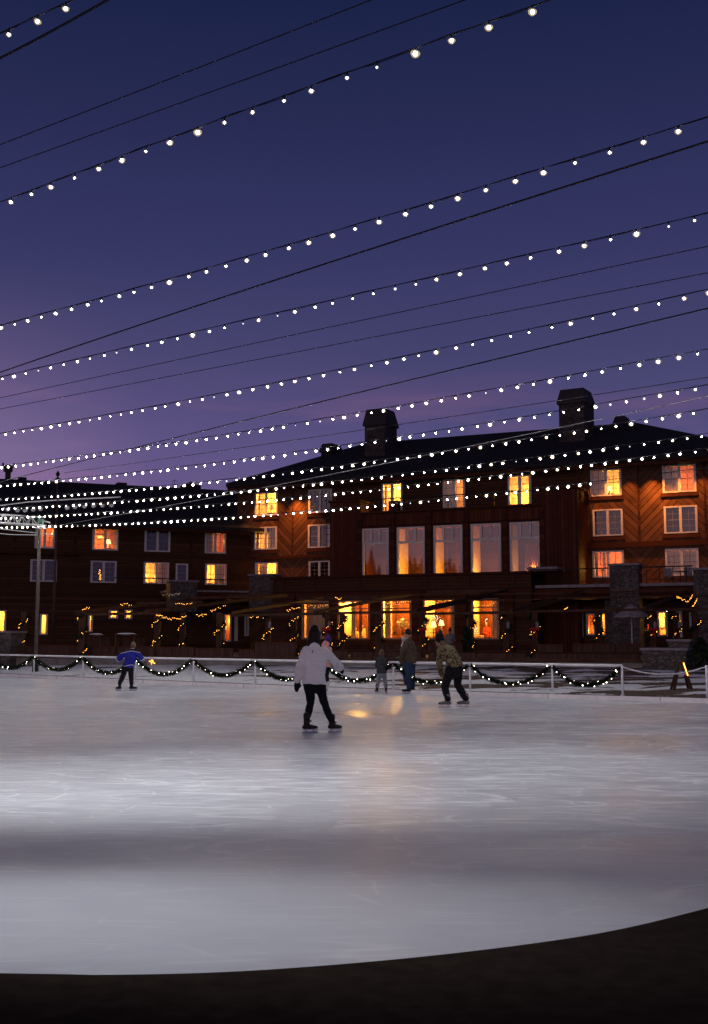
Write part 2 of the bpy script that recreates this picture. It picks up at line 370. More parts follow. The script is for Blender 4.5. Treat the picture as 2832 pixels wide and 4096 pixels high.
# far curb line of the rink (where ice meets the white kick board)
def spline(pts, n):
    pts = [V(p) for p in pts]; P = [2*pts[0]-pts[1]] + pts + [2*pts[-1]-pts[-2]]; out = []
    for i in range(1, len(P)-2):
        for k in range(n):
            t = k/n; a, b, c, d = P[i-1], P[i], P[i+1], P[i+2]
            out.append(.5*((2*b)+(c-a)*t+(2*a-5*b+4*c-d)*t*t+(3*b-a-3*c+d)*t*t*t))
    return out+[pts[-1]]
FAR = [(-19.8, 51.6, 0), (-15.0, 47.7, 0), (-9.5, 42.1, 0), (-4.2, 37.4, 0), (.47, 33.35, 0), (4.0, 31.0, 0), (8.8, 28.0, 0), (11.6, 26.2, 0)]
far = spline(FAR, 8)
near_px = [(0, 3892), (444, 3898), (976, 3883), (1597, 3835), (2130, 3773), (2485, 3715), (2832, 3631)]
near = [at_z(*p, .036) for p in near_px]
for p in near: p.z = 0.0
near_l = [V((-16, 9.6, 0)), V((-9, 6.6, 0)), V((-4.5, 5.6, 0))]
arc = [V((3.05, 7.58, 0)), V((4.6, 9.35, 0)), V((6.8, 12.3, 0)), V((9.2, 16.6, 0)), V((11.0, 20.8, 0)), V((12.0, 24.3, 0))]
left_end = [V((-25, 50, 0)), V((-30, 36, 0)), V((-25, 18, 0))]
rim = spline(near_l + near + arc, 6)
outline = [V(p) for p in rim] + far[::-1] + spline(left_end, 4)
mb = MB(); mb.bm.faces.new([mb.bm.verts.new(p) for p in outline]); bmesh.ops.triangulate(mb.bm, faces=mb.bm.faces[:])
tag(mb.build('ice', stripes_ice()), kind='structure')
# dark walkway in the foreground: a band outside the near rim, a small step above the ice
mb = MB(); o1 = []
def offs(p, q, d):
    t = (q-p).normalized(); return V((t.y, -t.x, 0))*d
for i, p in enumerate(rim):
    q = rim[min(i+1, len(rim)-1)]; pr = rim[max(i-1, 0)]
    n_ = offs(pr, q, 1.0)
    o1.append([p+V((0, 0, -.02)), p+V((0, 0, .035)), p+n_*.05+V((0, 0, .045)), p+n_*.8+V((0, 0, .03)), p+n_*9+V((0, 0, .02))])
rows = [[mb.bm.verts.new(x) for x in r_] for r_ in o1]
for A, B in zip(rows, rows[1:]):
    for k in range(4): mb.bm.faces.new((A[k], A[k+1], B[k+1], B[k]))
tag(mb.build('walkway', mat('dark_rubber_mat', (.038, .029, .022), .9, .22, 9, .2, spec=.0)), kind='structure')
# ground: one large sheet, snowy turf
mb = MB()
G = 26
xs = [-900, -300, -120, -60] + [-40+i*2 for i in range(41)] + [60, 120, 300, 900]
ys = [-900, -300, -120, -60, -20, 0, 10] + [14+i*1.5 for i in range(28)] + [70, 120, 300, 900]
vv = {}
def gz(x, y): return -.06
for i, x in enumerate(xs):
    for j, y in enumerate(ys): vv[i, j] = mb.bm.verts.new((x, y, gz(x, y)))
for i in range(len(xs)-1):
    for j in range(len(ys)-1): mb.bm.faces.new((vv[i, j], vv[i+1, j], vv[i+1, j+1], vv[i, j+1]))
SNOW = snow_ground()
tag(mb.build('ground', SNOW), kind='structure')
# snow bank between rink and terrace, lumpy
mb = MB(); rows = []
fdir = (far[-1]-far[0]).normalized(); fn = V((-fdir.y, fdir.x, 0))
for i in range(90):
    t = i/89; k = t*(len(far)-1); a = far[min(int(k), len(far)-2)].lerp(far[min(int(k), len(far)-2)+1], k-min(int(k), len(far)-2))
    r_ = []
    for j in range(26):
        d = .22+j*1.1; p = a+fn*d
        h = .01+.10*min(1, d/2)+.012*d+.09*(MN.noise(V((p.x*.55, p.y*.55, 3)))+.5*MN.noise(V((p.x*1.7, p.y*1.7, 5))))*min(1, d)
        r_.append(mb.bm.verts.new((p.x, p.y, h)))
    rows.append(r_)
for A, B in zip(rows, rows[1:]):
    for k in range(25): mb.bm.faces.new((A[k], B[k], B[k+1], A[k+1]))
tag(mb.build('snow_bank', SNOW, smooth=True), kind='structure')

# ================================================================== RINK EDGE
mb = MB()
kk = [p+V((0, 0, 0)) for p in far]
for p, q in zip(kk, kk[1:]):
    n_ = V((-(q-p).y, (q-p).x, 0)).normalized()
    mb.hexa([p, q, q+n_*.09, p+n_*.09, p+V((0, 0, .115)), q+V((0, 0, .115)), q+n_*.09+V((0, 0, .115)), p+n_*.09+V((0, 0, .115))])
kb = thing('kick_board', (.4, 24.8, 0), 'low white kick board running along the far edge of the ice', 'kick board')
mb.build('board', mat('white_plastic', (.86, .83, .80), .45, .08), kb)
mb = MB()
for p, q in zip(kk, kk[1:]):
    n_ = V((-(q-p).y, (q-p).x, 0)).normalized(); z = V((0, 0, .1165))
    mb.hexa([p+n_*.02+z, q+n_*.02+z, q+n_*.11+z, p+n_*.11+z]+[x+V((0, 0, .012)) for x in (p+n_*.02+z, q+n_*.02+z, q+n_*.11+z, p+n_*.11+z)])
mb.build('cap_strip', mat('brown_strip', (.05, .04, .035), .6), kb)
mb = MB()
acc = 0
for p, q in zip(kk, kk[1:]):
    acc += (q-p).length
    if acc > 2.4:
        acc = 0; t_ = (q-p).normalized(); n_ = V((-t_.y, t_.x, 0)); c = p-n_*.0015
        mb.hexa([c-t_*.006-n_*.002, c+t_*.006-n_*.002, c+t_*.006+n_*.03, c-t_*.006+n_*.03]+[x+V((0, 0, .112)) for x in (c-t_*.006-n_*.002, c+t_*.006-n_*.002, c+t_*.006+n_*.03, c-t_*.006+n_*.03)])
build_each(mb, 'seam', M['iron'], kb)
def on_far(px):
    """point of the far line under this picture column, 6 cm behind its face"""
    best = None
    for p, q in zip(far, far[1:]):
        k = ray(px, 2745); k = k.x/k.y; a, b = p.x/p.y-k, q.x/q.y-k
        if a*b <= 0: best = p.lerp(q, a/(a-b) if a != b else 0); d = (q-p).normalized()
    if best is None:
        p, q = (far[0], far[1]) if px < 1000 else (far[-2], far[-1]); best = p if px < 1000 else q; d = (q-p).normalized()
    return best+V((-d.y, d.x, 0))*.06
POST = [-190, -45, 128, 325, 537, 768, 1015, 1285, 1570, 1877, 2207, 2487]
pp = [on_far(x*1.0) for x in POST]
rail = thing('rink_railing', pp[6], 'long low galvanised pipe railing along the far edge of the ice', 'railing')
RZ = .885
for p in pp:
    MB().tube([p+V((0, 0, .12)), p+V((0, 0, RZ))], .030, 10).build('post', M['steel'], rail, smooth=True)
mb = MB(); mb.tube([p+V((0, 0, RZ)) for p in spline(pp, 4)], .036, 10); mb.build('top_rail', M['steel'], rail, smooth=True)
mb = MB()
for p in pp: mb.tube([p+V((0, 0, .121)), p+V((0, 0, .150))], .055, 10)
build_each(mb, 'post_flange', M['steel'], rail)
pe = on_far(2826)
ep = thing('end_post', pe, 'single steel post holding the far end of the chain', 'post')
MB().tube([pe+V((0, 0, .12)), pe+V((0, 0, .90))], .034, 10).build('tube', M['steel'], ep, smooth=True)
MB().ell(pe+V((0, 0, .905)), (.038, .038, .02)).build('cap', M['steel'], ep, smooth=True)
mb = MB(); N = 62
for i in range(N):
    t = (i+.5)/N; a = pp[-1].lerp(pe, t)+V((0, 0, .86-.19*4*t*(1-t)+.03*t)); a2 = pp[-1].lerp(pe, t+.01)+V((0, 0, .86-.19*4*(t+.01)*(.99-t)+.03*t+.0003))
    d = (a2-a).normalized(); side = d.cross(V((0, 0, 1))).normalized() if i % 2 else d.cross(d.cross(V((0, 0, 1)))).normalized()
    ln, wd_ = .040, .016
    loop = [a+d*ln*math.cos(x)+side*wd_*math.sin(x) for x in [2*math.pi*k/10 for k in range(11)]]
    mb.tube(loop, .005, 5)
ch = mb.build('chain', M['steel'], origin=pp[-1].lerp(pe, .5)); tag(ch, 'steel chain sagging between the railing end and a single post', 'chain')

# garlands with lights, one per bay
def needles(mb, pts, rad, n, ln, rnd):
    L = len(pts)-1
    for _ in range(n):
        k = rnd.random()*L; i = int(k); p = pts[i].lerp(pts[i+1], k-i); t = (pts[i+1]-pts[i]).normalized()
        a = V((rnd.gauss(0, 1), rnd.gauss(0, 1), rnd.gauss(0, 1))).normalized()
        a = (a-t*a.dot(t)*.6).normalized(); s_ = a.cross(t); s_ = s_.normalized() if s_.length > .01 else V((1, 0, 0))
        q = p+a*rad*rnd.random()*.5; l = ln*rnd.uniform(.6, 1.3); w = ln*.22
        tip = q+a*l+t*rnd.uniform(-.5, .5)*l
        mb.bm.faces.new([mb.bm.verts.new(x) for x in (q-s_*w, q+s_*w, tip+s_*w*.3, tip-s_*w*.3)])
led_me = MB().ell((0, 0, 0), .0135, 8, 5).mesh('light'); led_me.materials.append(M['led'])
led_small = MB().ell((0, 0, 0), .0095, 8, 5).mesh('light'); led_small.materials.append(M['led'])
where = ['beside the light mast foot', 'at the light mast', 'before the boy in blue', 'at the boy in the blue jersey', 'just past the boy in the blue jersey', 'between the boy and the woman in white', 'behind the woman in white', 'between woman in white and child in grey', 'behind the man in the camouflage jacket', 'just past the man in camouflage', 'next to the chain']
rg = random.Random(3)
for i in range(1, len(pp)-1):
    a, b = pp[i], pp[i+1]; d = (b-a); n_ = V((d.y, -d.x, 0)).normalized()*.045
    dip = rg.uniform(.45, .53); P = []
    for k in range(25):
        t = k/24; x = .02+.96*t
        P.append(a.lerp(b, x)+n_+V((0, 0, RZ-.05-dip*(1-abs(2*t-1)**2.1))))
    g = thing('garland', a.lerp(b, .5)+V((0, 0, RZ-dip)), 'lit pine garland hanging from the rink railing, '+where[i-1], 'garland', 'lit garlands on the rink railing')
    mb = MB(); mb.tube(P, .014, 6); needles(mb, P, .055, 1500, .075, rg); mb.build('foliage', M['green'], g)
    org = worldloc(g); nb = 16
    for k in range(nb):
        t = min(23.99, max(0, (k+.5)/nb*24+rg.uniform(-.6, .6))); q = P[int(t)].lerp(P[int(t)+1], t-int(t))+V((rg.uniform(-.05, .05), -.07*rg.random(), rg.uniform(-.06, .06)))
        o_ = link_mesh('light', led_me if rg.random() < .5 else led_small, g, q-org); o_.scale = (rg.uniform(.7, 1.25),)*3
# A-frame stand by the chain
pa = at_z(2743, 2779, .05)+V((0, .35, 0)); ph = .62*1.0
af = thing('trestle_stand', pa, 'dark wooden A-frame trestle standing in snow behind the chain', 'trestle')
tp = pa+V((.0, 0, .86))
MB().beam(pa+V((-.25, -.02, -.02)), tp+V((-.045, 0, .0)), .075, .05, V((0, 1, 0))).build('leg', M['dark_wood'], af)
MB().beam(pa+V((.31, -.02, -.02)), tp+V((.035, 0, .03)), .075, .05, V((0, 1, 0))).build('leg', M['dark_wood'], af)
MB().beam(pa+V((-.25, .35, -.02)), tp+V((-.045, .06, .0)), .06, .05, V((0, 1, 0))).build('leg', M['dark_wood'], af)
MB().beam(pa+V((.31, .35, -.02)), tp+V((.035, .06, .03)), .06, .05, V((0, 1, 0))).build('leg', M['dark_wood'], af)
MB().beam(pa+V((-.11, -.055, .54)), pa+V((.10, -.055, .54)), .02, .03).build('rung', M['white'], af)
MB().tube([tp+V((.055, -.05, .0)), tp+V((.105, -.055, -.17)), tp+V((.16, -.06, -.35))], .011, 8).build('rope_light', M['fairy'], af)  # emissive strip standing in for orange light reflected off the leg

# ================================================================== LODGE
A0 = at_y(2600, 2200, 71.0); FM = Frame((A0.x, A0.y), (.911, -.413))
c_u, _ = FM.px(1004, 2200); CC = FM.pt(c_u, 0)
FL = Frame((CC.x, CC.y), (.925, .379))
LZ = .55  # terrace level
lodge = thing('lodge', FM.pt(FM.px(1700, 2550)[0], LZ), 'large dark cedar hotel lodge with lit windows, stone chimneys and black hipped roofs', 'building')
brown = (.075, .032, .020)
ud = tuple(FM.u)
M['herring'] = siding('herringbone_cedar', (.092, .042, .022), 'd', ud, tuple(FM.pt(FM.px(1171, 2100)[0], 0)), .30, 2.05)
M['herring2'] = siding('herringbone_cedar_end', (.092, .042, .022), 'd', ud, tuple(FM.pt(FM.px(2555, 2000)[0], 0)), .34, 2.4)
M['vert'] = siding('vertical_cedar', (0.073, 0.0199, 0.0088), 'v', ud, tuple(FM.o), .24)
M['horiz'] = siding('lapped_cedar', (.060, .025, .012), 'h', ud, (0, 0, 0), .22)
M['trim'] = siding('trim_timber', (0.057, 0.0168, 0.0080), 'h', ud, (0, 0, .05), .45)
M['plaster'] = mat('warm_plaster', (.64, .46, .27), .9, .12, 3)
M['dark'] = mat('dark_room', (.05, .042, .04), .9, .2)
M['amber'] = mat('amber_panelling', (.52, .25, .09), .8, .25, 2.5)
M['redwall'] = mat('red_panelling', (.34, .12, .07), .8, .2, 3)
M['curtain'] = mat('curtain', (.60, .48, .32), .9, .35, 2, 0, stretch=(14, 14, .3))
M['glass'] = glass('window_glass', .13); M['glass_big'] = glass('lounge_glass', .17)
M['muntin'] = mat('muntin', (.20, .16, .15), .6, .2)
WARM = (1.0, .47, .07)

def wall(fr, u0, u1, z0, z1, n, m, holes=(), name='wall', depth=.22):
    us = sorted({u0, u1, *[h[0] for h in holes], *[h[1] for h in holes]}); zs = sorted({z0, z1, *[h[2] for h in holes], *[h[3] for h in holes]})
    us = [u for u in us if u0 <= u <= u1]; zs = [z for z in zs if z0 <= z <= z1]
    mb = MB()
    for a, b in zip(us, us[1:]):
        for c, d in zip(zs, zs[1:]):
            um, zm = (a+b)/2, (c+d)/2
            if any(h[0] < um < h[1] and h[2] < zm < h[3] for h in holes): continue
            mb.quad(fr.pt(a, c, n), fr.pt(b, c, n), fr.pt(b, d, n), fr.pt(a, d, n))
    for h in holes:
        a, b, c, d = h
        for P, Q in (((a, c), (b, c)), ((b, c), (b, d)), ((b, d), (a, d)), ((a, d), (a, c))):
            mb.quad(fr.pt(*P, n), fr.pt(*Q, n), fr.pt(*Q, n-depth), fr.pt(*P, n-depth))
    return mb.build(name, m, lodge)
def room(fr, h, n, depth, m, floor=None, grow=.5, zdrop=.35):
    a, b, c, d = h[0]-grow, h[1]+grow, h[2]-zdrop, h[3]+.15
    n0, n1 = n-.23, n-.23-depth; mb = MB()
    P = lambda u, z, k: fr.pt(u, z, k)
    mb.quad(P(a, c, n1), P(b, c, n1), P(b, d, n1), P(a, d, n1))
    mb.quad(P(a, c, n0), P(a, c, n1), P(a, d, n1), P(a, d, n0)); mb.quad(P(b, c, n0), P(b, c, n1), P(b, d, n1), P(b, d, n0))
    mb.quad(P(a, d, n0), P(b, d, n0), P(b, d, n1), P(a, d, n1)); mb.quad(P(a, c, n0), P(b, c, n0), P(b, c, n1), P(a, c, n1))
    # inner face of the outer wall round the opening
    for (x0, x1, z0, z1) in ((a, h[0], c, d), (h[1], b, c, d), (h[0], h[1], c, h[2]), (h[0], h[1], h[3], d)):
        mb.quad(P(x0, z0, n0), P(x1, z0, n0), P(x1, z1, n0), P(x0, z1, n0))
    return mb.build('room_interior', m, lodge)
def window(fr, h, n, style='double', big=False, sill=True, gm=None):
    """window > muntin, pane"""
    a, b, c, d = h; mb = MB(); f = .085
    bx = lambda m_, u0, u1, z0, z1, n0, n1: fr.box(m_, u0, u1, z0, z1, n0, n1)
    e = .05
    bx(mb, a-e, b+e, d-.02, d+e+.02, n-.06, n+.05)
    bx(mb, a-e, b+e, c-e-.02, c+.02, n-.06, n+.07 if sill else n+.05)
    bx(mb, a-e, a+f, c+.021, d-.021, n-.06, n+.05); bx(mb, b-f, b+e, c+.021, d-.021, n-.06, n+.05)
    mun = MB()
    def grid(u0, u1, z0, z1, nv, nh):
        for i in range(1, nv+1):
            u = u0+(u1-u0)*i/(nv+1); bx(mun, u-.014, u+.014, z0, z1, n-.052, n-.018)
        for j in range(1, nh+1):
            z = z0+(z1-z0)*j/(nh+1); w = .022 if j*2 == nh+1 else .013
            bx(mun, u0, u1, z-w, z+w, n-.05, n-.02)
    if style == 'double':
        m_ = (a+b)/2; bx(mb, m_-.085, m_+.085, c+.021, d-.021, n-.06, n+.045)
        grid(a+f, m_-.085, c+.02, d-.02, 1, 3); grid(m_+.085, b-f, c+.02, d-.02, 1, 3)
    elif style == 'french':
        m_ = (a+b)/2; bx(mb, m_-.10, m_+.10, c+.021, d-.021, n-.06, n+.045)
        grid(a+f, m_-.10, c+.02, d-.02, 0, 3); grid(m_+.10, b-f, c+.02, d-.02, 0, 3)
    elif style == 'lounge':
        zt = c+(d-c)*.69
        bx(mb, a+f, b-f, zt-.05, zt+.09, n-.06, n+.045)
        for k in (1, 2):
            u = a+(b-a)*k/3; bx(mb, u-.07, u+.07, zt+.091, d-.021, n-.06, n+.04)
    elif style == 'single':
        grid(a+f, b-f, c+.02, d-.02, 1, 3)
    elif style == 'ground':
        zt = c+(d-c)*.80; bx(mb, a+f, b-f, zt-.035, zt+.035, n-.06, n+.03)
    w = mb.build('window', M['white'] if style != 'ground' else M['frame_warm'], lodge)
    if len(mun.bm.verts): mun.build('muntin', M['muntin'], w)
    pm = MB(); pm.quad(fr.pt(a, c, n-.04), fr.pt(b, c, n-.04), fr.pt(b, d, n-.04), fr.pt(a, d, n-.04)); pm.build('pane', gm or (M['glass_big'] if big else M['glass']), w)
    return w
M['frame_warm'] = mat('timber_frame', (.30, .20, .13), .6, .2)
def glow(fr, h, n, u, z, k, power, color=WARM, rad=.12):
    """a lamp inside the room, k metres behind the glass; u, z as fractions of the opening"""
    p = fr.pt(h[0]+(h[1]-h[0])*u, h[2]+(h[3]-h[2])*z, n-k)
    return lamp('room_light', 'POINT', p, power*10.5, color, lodge, shadow_soft_size=rad)
def drape(fr, h, n, u0, u1, k=.32, m=None, z0=0, z1=1):
    """pleated curtain between fractions u0..u1 of the opening"""
    mb = MB(); a, b = h[0]+(h[1]-h[0])*u0, h[0]+(h[1]-h[0])*u1; N = max(8, int((b-a)/.04)); zl, zh = h[2]+(h[3]-h[2])*z0, h[2]+(h[3]-h[2])*z1
    pts = [(a+(b-a)*i/N, n-k+.03*math.sin(i*1.9)+.012*math.sin(i*4.1)) for i in range(N+1)]
    for p, q in zip(pts, pts[1:]): mb.quad(fr.pt(p[0], zl, p[1]), fr.pt(q[0], zl, q[1]), fr.pt(q[0], zh, q[1]), fr.pt(p[0], zh, p[1]))
    return mb.build('curtain', m or M['curtain'], lodge, smooth=True)
def lamp_in(fr, h, n, u, z, k, s=1.0, on=True):
    p = fr.pt(h[0]+(h[1]-h[0])*u, h[2]+(h[3]-h[2])*z, n-k)
    t = MB(); t.tube([p, p+V((0, 0, .03)), p+V((0, 0, .07)), p+V((0, 0, .30*s))], [.09*s, .09*s, .03*s, .02*s], 12)
    return p, t

EAVE = 12.75
RIDGE = 17.1
# -- main wing: sections of the base facade (n = 0)
L_rows = {'a': [(1023, 1108, 1976, 2059), (1237, 1326, 1958, 2046)], 'b': [(1020, 1106, 2112, 2196), (1235, 1318, 2101, 2186)], 'c': [(1024, 1109, 2254, 2330), (1238, 1318, 2247, 2297)]}
R_rows = {'a': [(2365, 2483, 1883, 1982), (2653, 2781, 1862, 1963)], 'b': [(2374, 2489, 2042, 2140), (2659, 2787, 2027, 2128)], 'c': [(2374, 2493, 2209, 2307), (2665, 2792, 2197, 2296)]}
C_row = [(1531, 1607, 1940, 2051), (1775, 1858, 1921, 2038), (2035, 2123, 1903, 2021)]
hl = {k: [FM.rect(*r_) for r_ in v] for k, v in L_rows.items()}
hr = {k: [FM.rect(*r_) for r_ in v] for k, v in R_rows.items()}
hc = [FM.rect(*r_) for r_ in C_row]
def level(hs, others):  # one storey, one sill and head height
    z0 = sum(h[2] for h in hs)/len(hs); z1 = sum(h[3] for h in hs)/len(hs)
    return [(h[0], h[1], z0, z1) for h in hs]
for k in 'abc':
    zz = level(hr[k], None); hr[k] = zz
    hl[k] = level(hl[k], None)
hc = level(hc, None)
uL0 = c_u-1.2; uL1 = FM.px(1342, 2100)[0]; uR0 = FM.px(2312, 2050)[0]; uR1 = FM.px(2832, 2050)[0]+9
# continuous wall: left herringbone | plain centre | right herringbone
wall(FM, uL0, uL1, 0, EAVE, 0, M['herring'], [h for k in 'abc' for h in hl[k]])
wall(FM, uL1, uR0, 0, EAVE, 0, M['horiz'], hc)
wall(FM, uR0, uR1, 0, EAVE, 0, M['herring2'], [h for k in 'abc' for h in hr[k]])
wall(Frame(FM.pt(uR1, 0), FM.n*-1), 0, 16, 0, EAVE, 0, M['horiz'])
# -- windows of the two herringbone ends
def warm_room(fr, h, n, m='plaster', depth=1.6, lights=(), curtains=()):
    room(fr, h, n, depth, M[m])
    for (u, z, k, p) in lights: glow(fr, h, n, u, z, k, p)
    for (u0, u1) in curtains: drape(fr, h, n, u0, u1)
for k in 'abc':
    for i, h in enumerate(hl[k]): window(FM, h, 0)
    for i, h in enumerate(hr[k]): window(FM, h, 0)
warm_room(FM, hl['a'][0], 0, lights=[(.5, .9, .9, 42), (.72, .25, .7, 8)], curtains=[(.02, .12)])
warm_room(FM, hl['b'][0], 0, lights=[(.3, .5, 1.0, 20), (.8, .9, 1.2, 10)], curtains=[(.5, .98)])
warm_room(FM, hl['c'][0], 0, lights=[(.8, .7, .9, 30), (.2, .8, 1.2, 12)], curtains=[(.05, .4)])
warm_room(FM, hr['a'][0], 0, lights=[(.78, .25, .8, 26)], curtains=[(.0, .5)])
warm_room(FM, hr['a'][1], 0, m='redwall', lights=[(.7, .3, 1.0, 10), (.3, .9, 1.0, 4)], curtains=[(.0, .45)])
warm_room(FM, hr['c'][0], 0, m='redwall', lights=[(.22, .35, .7, 16), (.75, .85, 1.2, 5)], curtains=[(.0, .12), (.28, .38)])
warm_room(FM, hr['c'][1], 0, lights=[(.6, .9, 1.2, 11)], curtains=[(.0, .98)])
for h in (hl['a'][1], hl['b'][1], hl['c'][1], hr['b'][0], hr['b'][1]):
    warm_room(FM, h, 0, m='dark', curtains=[])
for h, st in zip(hc, 'abc'): window(FM, h, 0, 'french')
warm_room(FM, hc[0], 0, lights=[(.5, .95, .9, 46)], curtains=[(.0, .12)])
warm_room(FM, hc[1], 0, lights=[(.8, .8, 1.0, 7)], curtains=[(.0, .55)])
warm_room(FM, hc[2], 0, lights=[(.4, .35, .9, 26), (.7, .35, .9, 8)], curtains=[(.85, 1.0)])
# sills' shadow boards, belly band, panel posts on the herringbone ends
mb = MB()
for hs in (hl, hr):
    for k in 'ab':
        for h in hs[k]: FM.box(mb, h[0]-.18, h[1]+.18, h[2]-.34, h[2]-.075, .003, .06)
zb = FM.px(2600, 2172)[1]
FM.box(mb, uR0+.2, uR1, zb-.22, zb+.12, .003, .10)
zb2 = FM.px(1150, 2228)[1]; FM.box(mb, uL0, uL1-.2, zb2-.12, zb2+.10, .003, .09)
build_each(mb, 'belly_band', M['trim'], lodge)
mb = MB()
for x in (1171,): u = FM.px(x, 2050)[0]; FM.box(mb, u-.05, u+.05, zb2+.11, EAVE-.1, .003, .04)
for x in (2555, 2820): u = FM.px(x, 2000)[0]; FM.box(mb, u-.06, u+.06, zb+.13, EAVE-.1, .003, .04)
build_each(mb, 'corner_board', M['trim'], lodge)

# -- two-storey bay with the lounge windows
NB, NG = 2.6, 5.6
zdeck = FM.px(1800, 2040, NB)[1]
bw = [FM.rect(*r_, NB) for r_ in ((1452, 1553, 2119, 2306), (1591, 1697, 2113, 2303), (1738, 1848, 2105, 2294), (1887, 2002, 2098, 2289), (2043, 2163, 2090, 2285))]
bw = level(bw, None); bz0 = bw[0][2]
ub0, ub1 = FM.px(1322, 2150, NB)[0], FM.px(2314, 2150, NB)[0]; ubl, ubr = FM.px(1440, 2150, NB)[0], FM.px(2168, 2100, NB)[0]
wall(FM, ubl, ubr, 0, zdeck, NB, M['vert'], bw, depth=.3)
ztl = FM.px(1380, 2008, NB)[1]; ztr = FM.px(2240, 1956, NB)[1]
def block(fr, u0, u1, z0, z1, n0, n1, m, name='wall'):
    mb = MB(); fr.box(mb, u0, u1, z0, z1, n0, n1); return mb.build(name, m, lodge)
block(FM, ub0, ubl-.003, 0, ztl, .003, NB+.04, M['vert']); block(FM, ubr+.003, ub1, 0, ztr, .003, NB+.04, M['vert'])
mb = MB(); FM.box(mb, ubl, ubr, zdeck-.25, zdeck+.02, .003, NB-.004); mb.build('deck', M['roof'], lodge)
mb = MB(); FM.box(mb, ubl-.1, ubr+.003, zdeck-.02, zdeck+.14, NB-.25, NB+.14); FM.box(mb, ub0-.1, ubl+.05, ztl, ztl+.12, -.05, NB+.16); FM.box(mb, ubr-.05, ub1+.1, ztr, ztr+.12, -.05, NB+.16)
mb.build('coping', M['trim'], lodge)
mb = MB()   # posts between the lounge windows
for x in (1441, 1572, 1717, 1867, 2022, 2170):
    u = FM.px(x, 2190, NB)[0]; FM.box(mb, u-.16, u+.16, 0, zdeck-.03, NB+.003, NB+.12)
build_each(mb, 'pier', M['trim'], lodge)
mb = MB(); FM.box(mb, ubl+.3, ubr-.2, zdeck-.9, zdeck-.82, NB+.003, NB+.05); FM.box(mb, ubl+.1, ubr-.1, bw[0][3]+.08, bw[0][3]+.2, NB+.003, NB+.06); build_each(mb, 'string_course', M['trim'], lodge)
for h in bw: window(FM, h, NB, 'lounge', big=True)
u0, u1 = bw[0][0]-.4, bw[-1][1]+.4
room(FM, (bw[0][0], bw[-1][1], bz0, bw[0][3]), NB-.3, 2.1, M['redwall'], grow=.4)
mb = MB()   # partitions behind each pier, so that every lounge window has a light of its own
for a, b in zip(bw, bw[1:]):
    u = (a[1]+b[0])/2; FM.box(mb, u-.10, u+.10, bz0-.3, bw[0][3]+.1, NB-2.55, NB-.34)
build_each(mb, 'partition', M['plaster'], lodge)
for h, (u, z, k, p) in zip(bw, ((.6, .12, 1.3, 11), (.7, .12, .9, 24), (.6, .05, 1.2, 16), (.4, .05, 1.2, 13), (.6, .1, 1.2, 13))): glow(FM, h, NB, u, z, k, p)
drape(FM, bw[1], NB, .80, .97, .7, z1=.66); drape(FM, bw[2], NB, .28, .40, .9, m=M['redwall'], z1=.66); drape(FM, bw[4], NB, .30, .72, 1.2, m=M['redwall'], z1=.60)
# handrails on the decks
mb = MB(); zr = zdeck+1.0
mb.tube([FM.pt(ubl, zr, NB-.1), FM.pt(ubr, zr, NB-.1)], .035, 6)
for i in range(9): u = ubl+(ubr-ubl)*i/8; mb.tube([FM.pt(u, zdeck, NB-.1), FM.pt(u, zr, NB-.1)], .028, 6)
zl = FM.px(1800, 2297, NG-.3)[1]
mb.build('deck_railing', M['iron'], lodge)
# dark roof stub in front of the first french door
block(FM, FM.px(1553, 2020, NB)[0], FM.px(1590, 2020, NB)[0], zdeck+.02, FM.px(1570, 2003, NB)[1], NB-.55, NB-.05, M['trim'], 'deck_post')

# -- ground-floor bay
zg = FM.px(1750, 2302, NG)[1]
ug0, ug1 = FM.px(1090, 2450, NG)[0], FM.px(2125, 2400, NG)[0]
gw = [FM.rect(*r_, NG) for r_ in ((1211, 1321, 2404, 2550), (1353, 1478, 2404, 2555), (1528, 1644, 2404, 2556), (1696, 1815, 2404, 2551), (1890, 1994, 2404, 2551))]
gw = level(gw, None)
wall(FM, ug0, ug1, 0, zg, NG, M['horiz'], gw, depth=.25)
mb = MB(); FM.box(mb, ug0, ug1, zg-.5, zg-.01, NB+.15, NG-.26); mb.build('flat_roof', M['roof'], lodge)
block(FM, ug1-.25, ug1+.0, 0, zg-.012, -.0+.01, NG-.003, M['horiz'])
block(FM, ug0, ug0+.25, 0, zg-.012, .01, NG-.003, M['horiz'])
mb = MB(); FM.box(mb, ug0-.1, ug1+.12, zg-.02, zg+.14, NG-.3, NG+.16); FM.box(mb, ug0-.06, ug1+.08, zg-1.10, zg-.92, NG+.003, NG+.09); FM.box(mb, ug1-.28, ug1+.12, zg-.02, zg+.14, .2, NG-.31)
for x in (1140, 1260, 1440, 1575, 1710, 1880, 2060): u = FM.px(x, 2330, NG)[0]; FM.box(mb, u-.03, u+.03, zg-.915, zg-.025, NG+.003, NG+.05)
mb.build('cornice', M['trim'], lodge)
mb = MB()
for x in (1166, 1337, 1503, 1670, 1852, 2040): u = FM.px(x, 2480, NG)[0]; FM.box(mb, u-.30, u+.30, 0, zg-1.11, NG+.003, NG+.22)
build_each(mb, 'pier', M['trim'], lodge)
for h in gw: window(FM, h, NG, 'ground')
room(FM, (gw[0][0], gw[-1][1], gw[0][2], gw[0][3]), NG-.03, 3.4, M['plaster'], grow=.6, zdrop=.85)
RF = gw[0][2]-.85  # room floor
mb = MB()
for x, d in ((1338, 3.3), (1504, 2.2), (1672, 2.6), (1852, 3.0)):
    u = FM.px(x, 2480, NG)[0]; FM.box(mb, u-.08, u+.08, RF, gw[0][3]+.1, NG-.3-d, NG-.30)
build_each(mb, 'partition', M['plaster'], lodge)
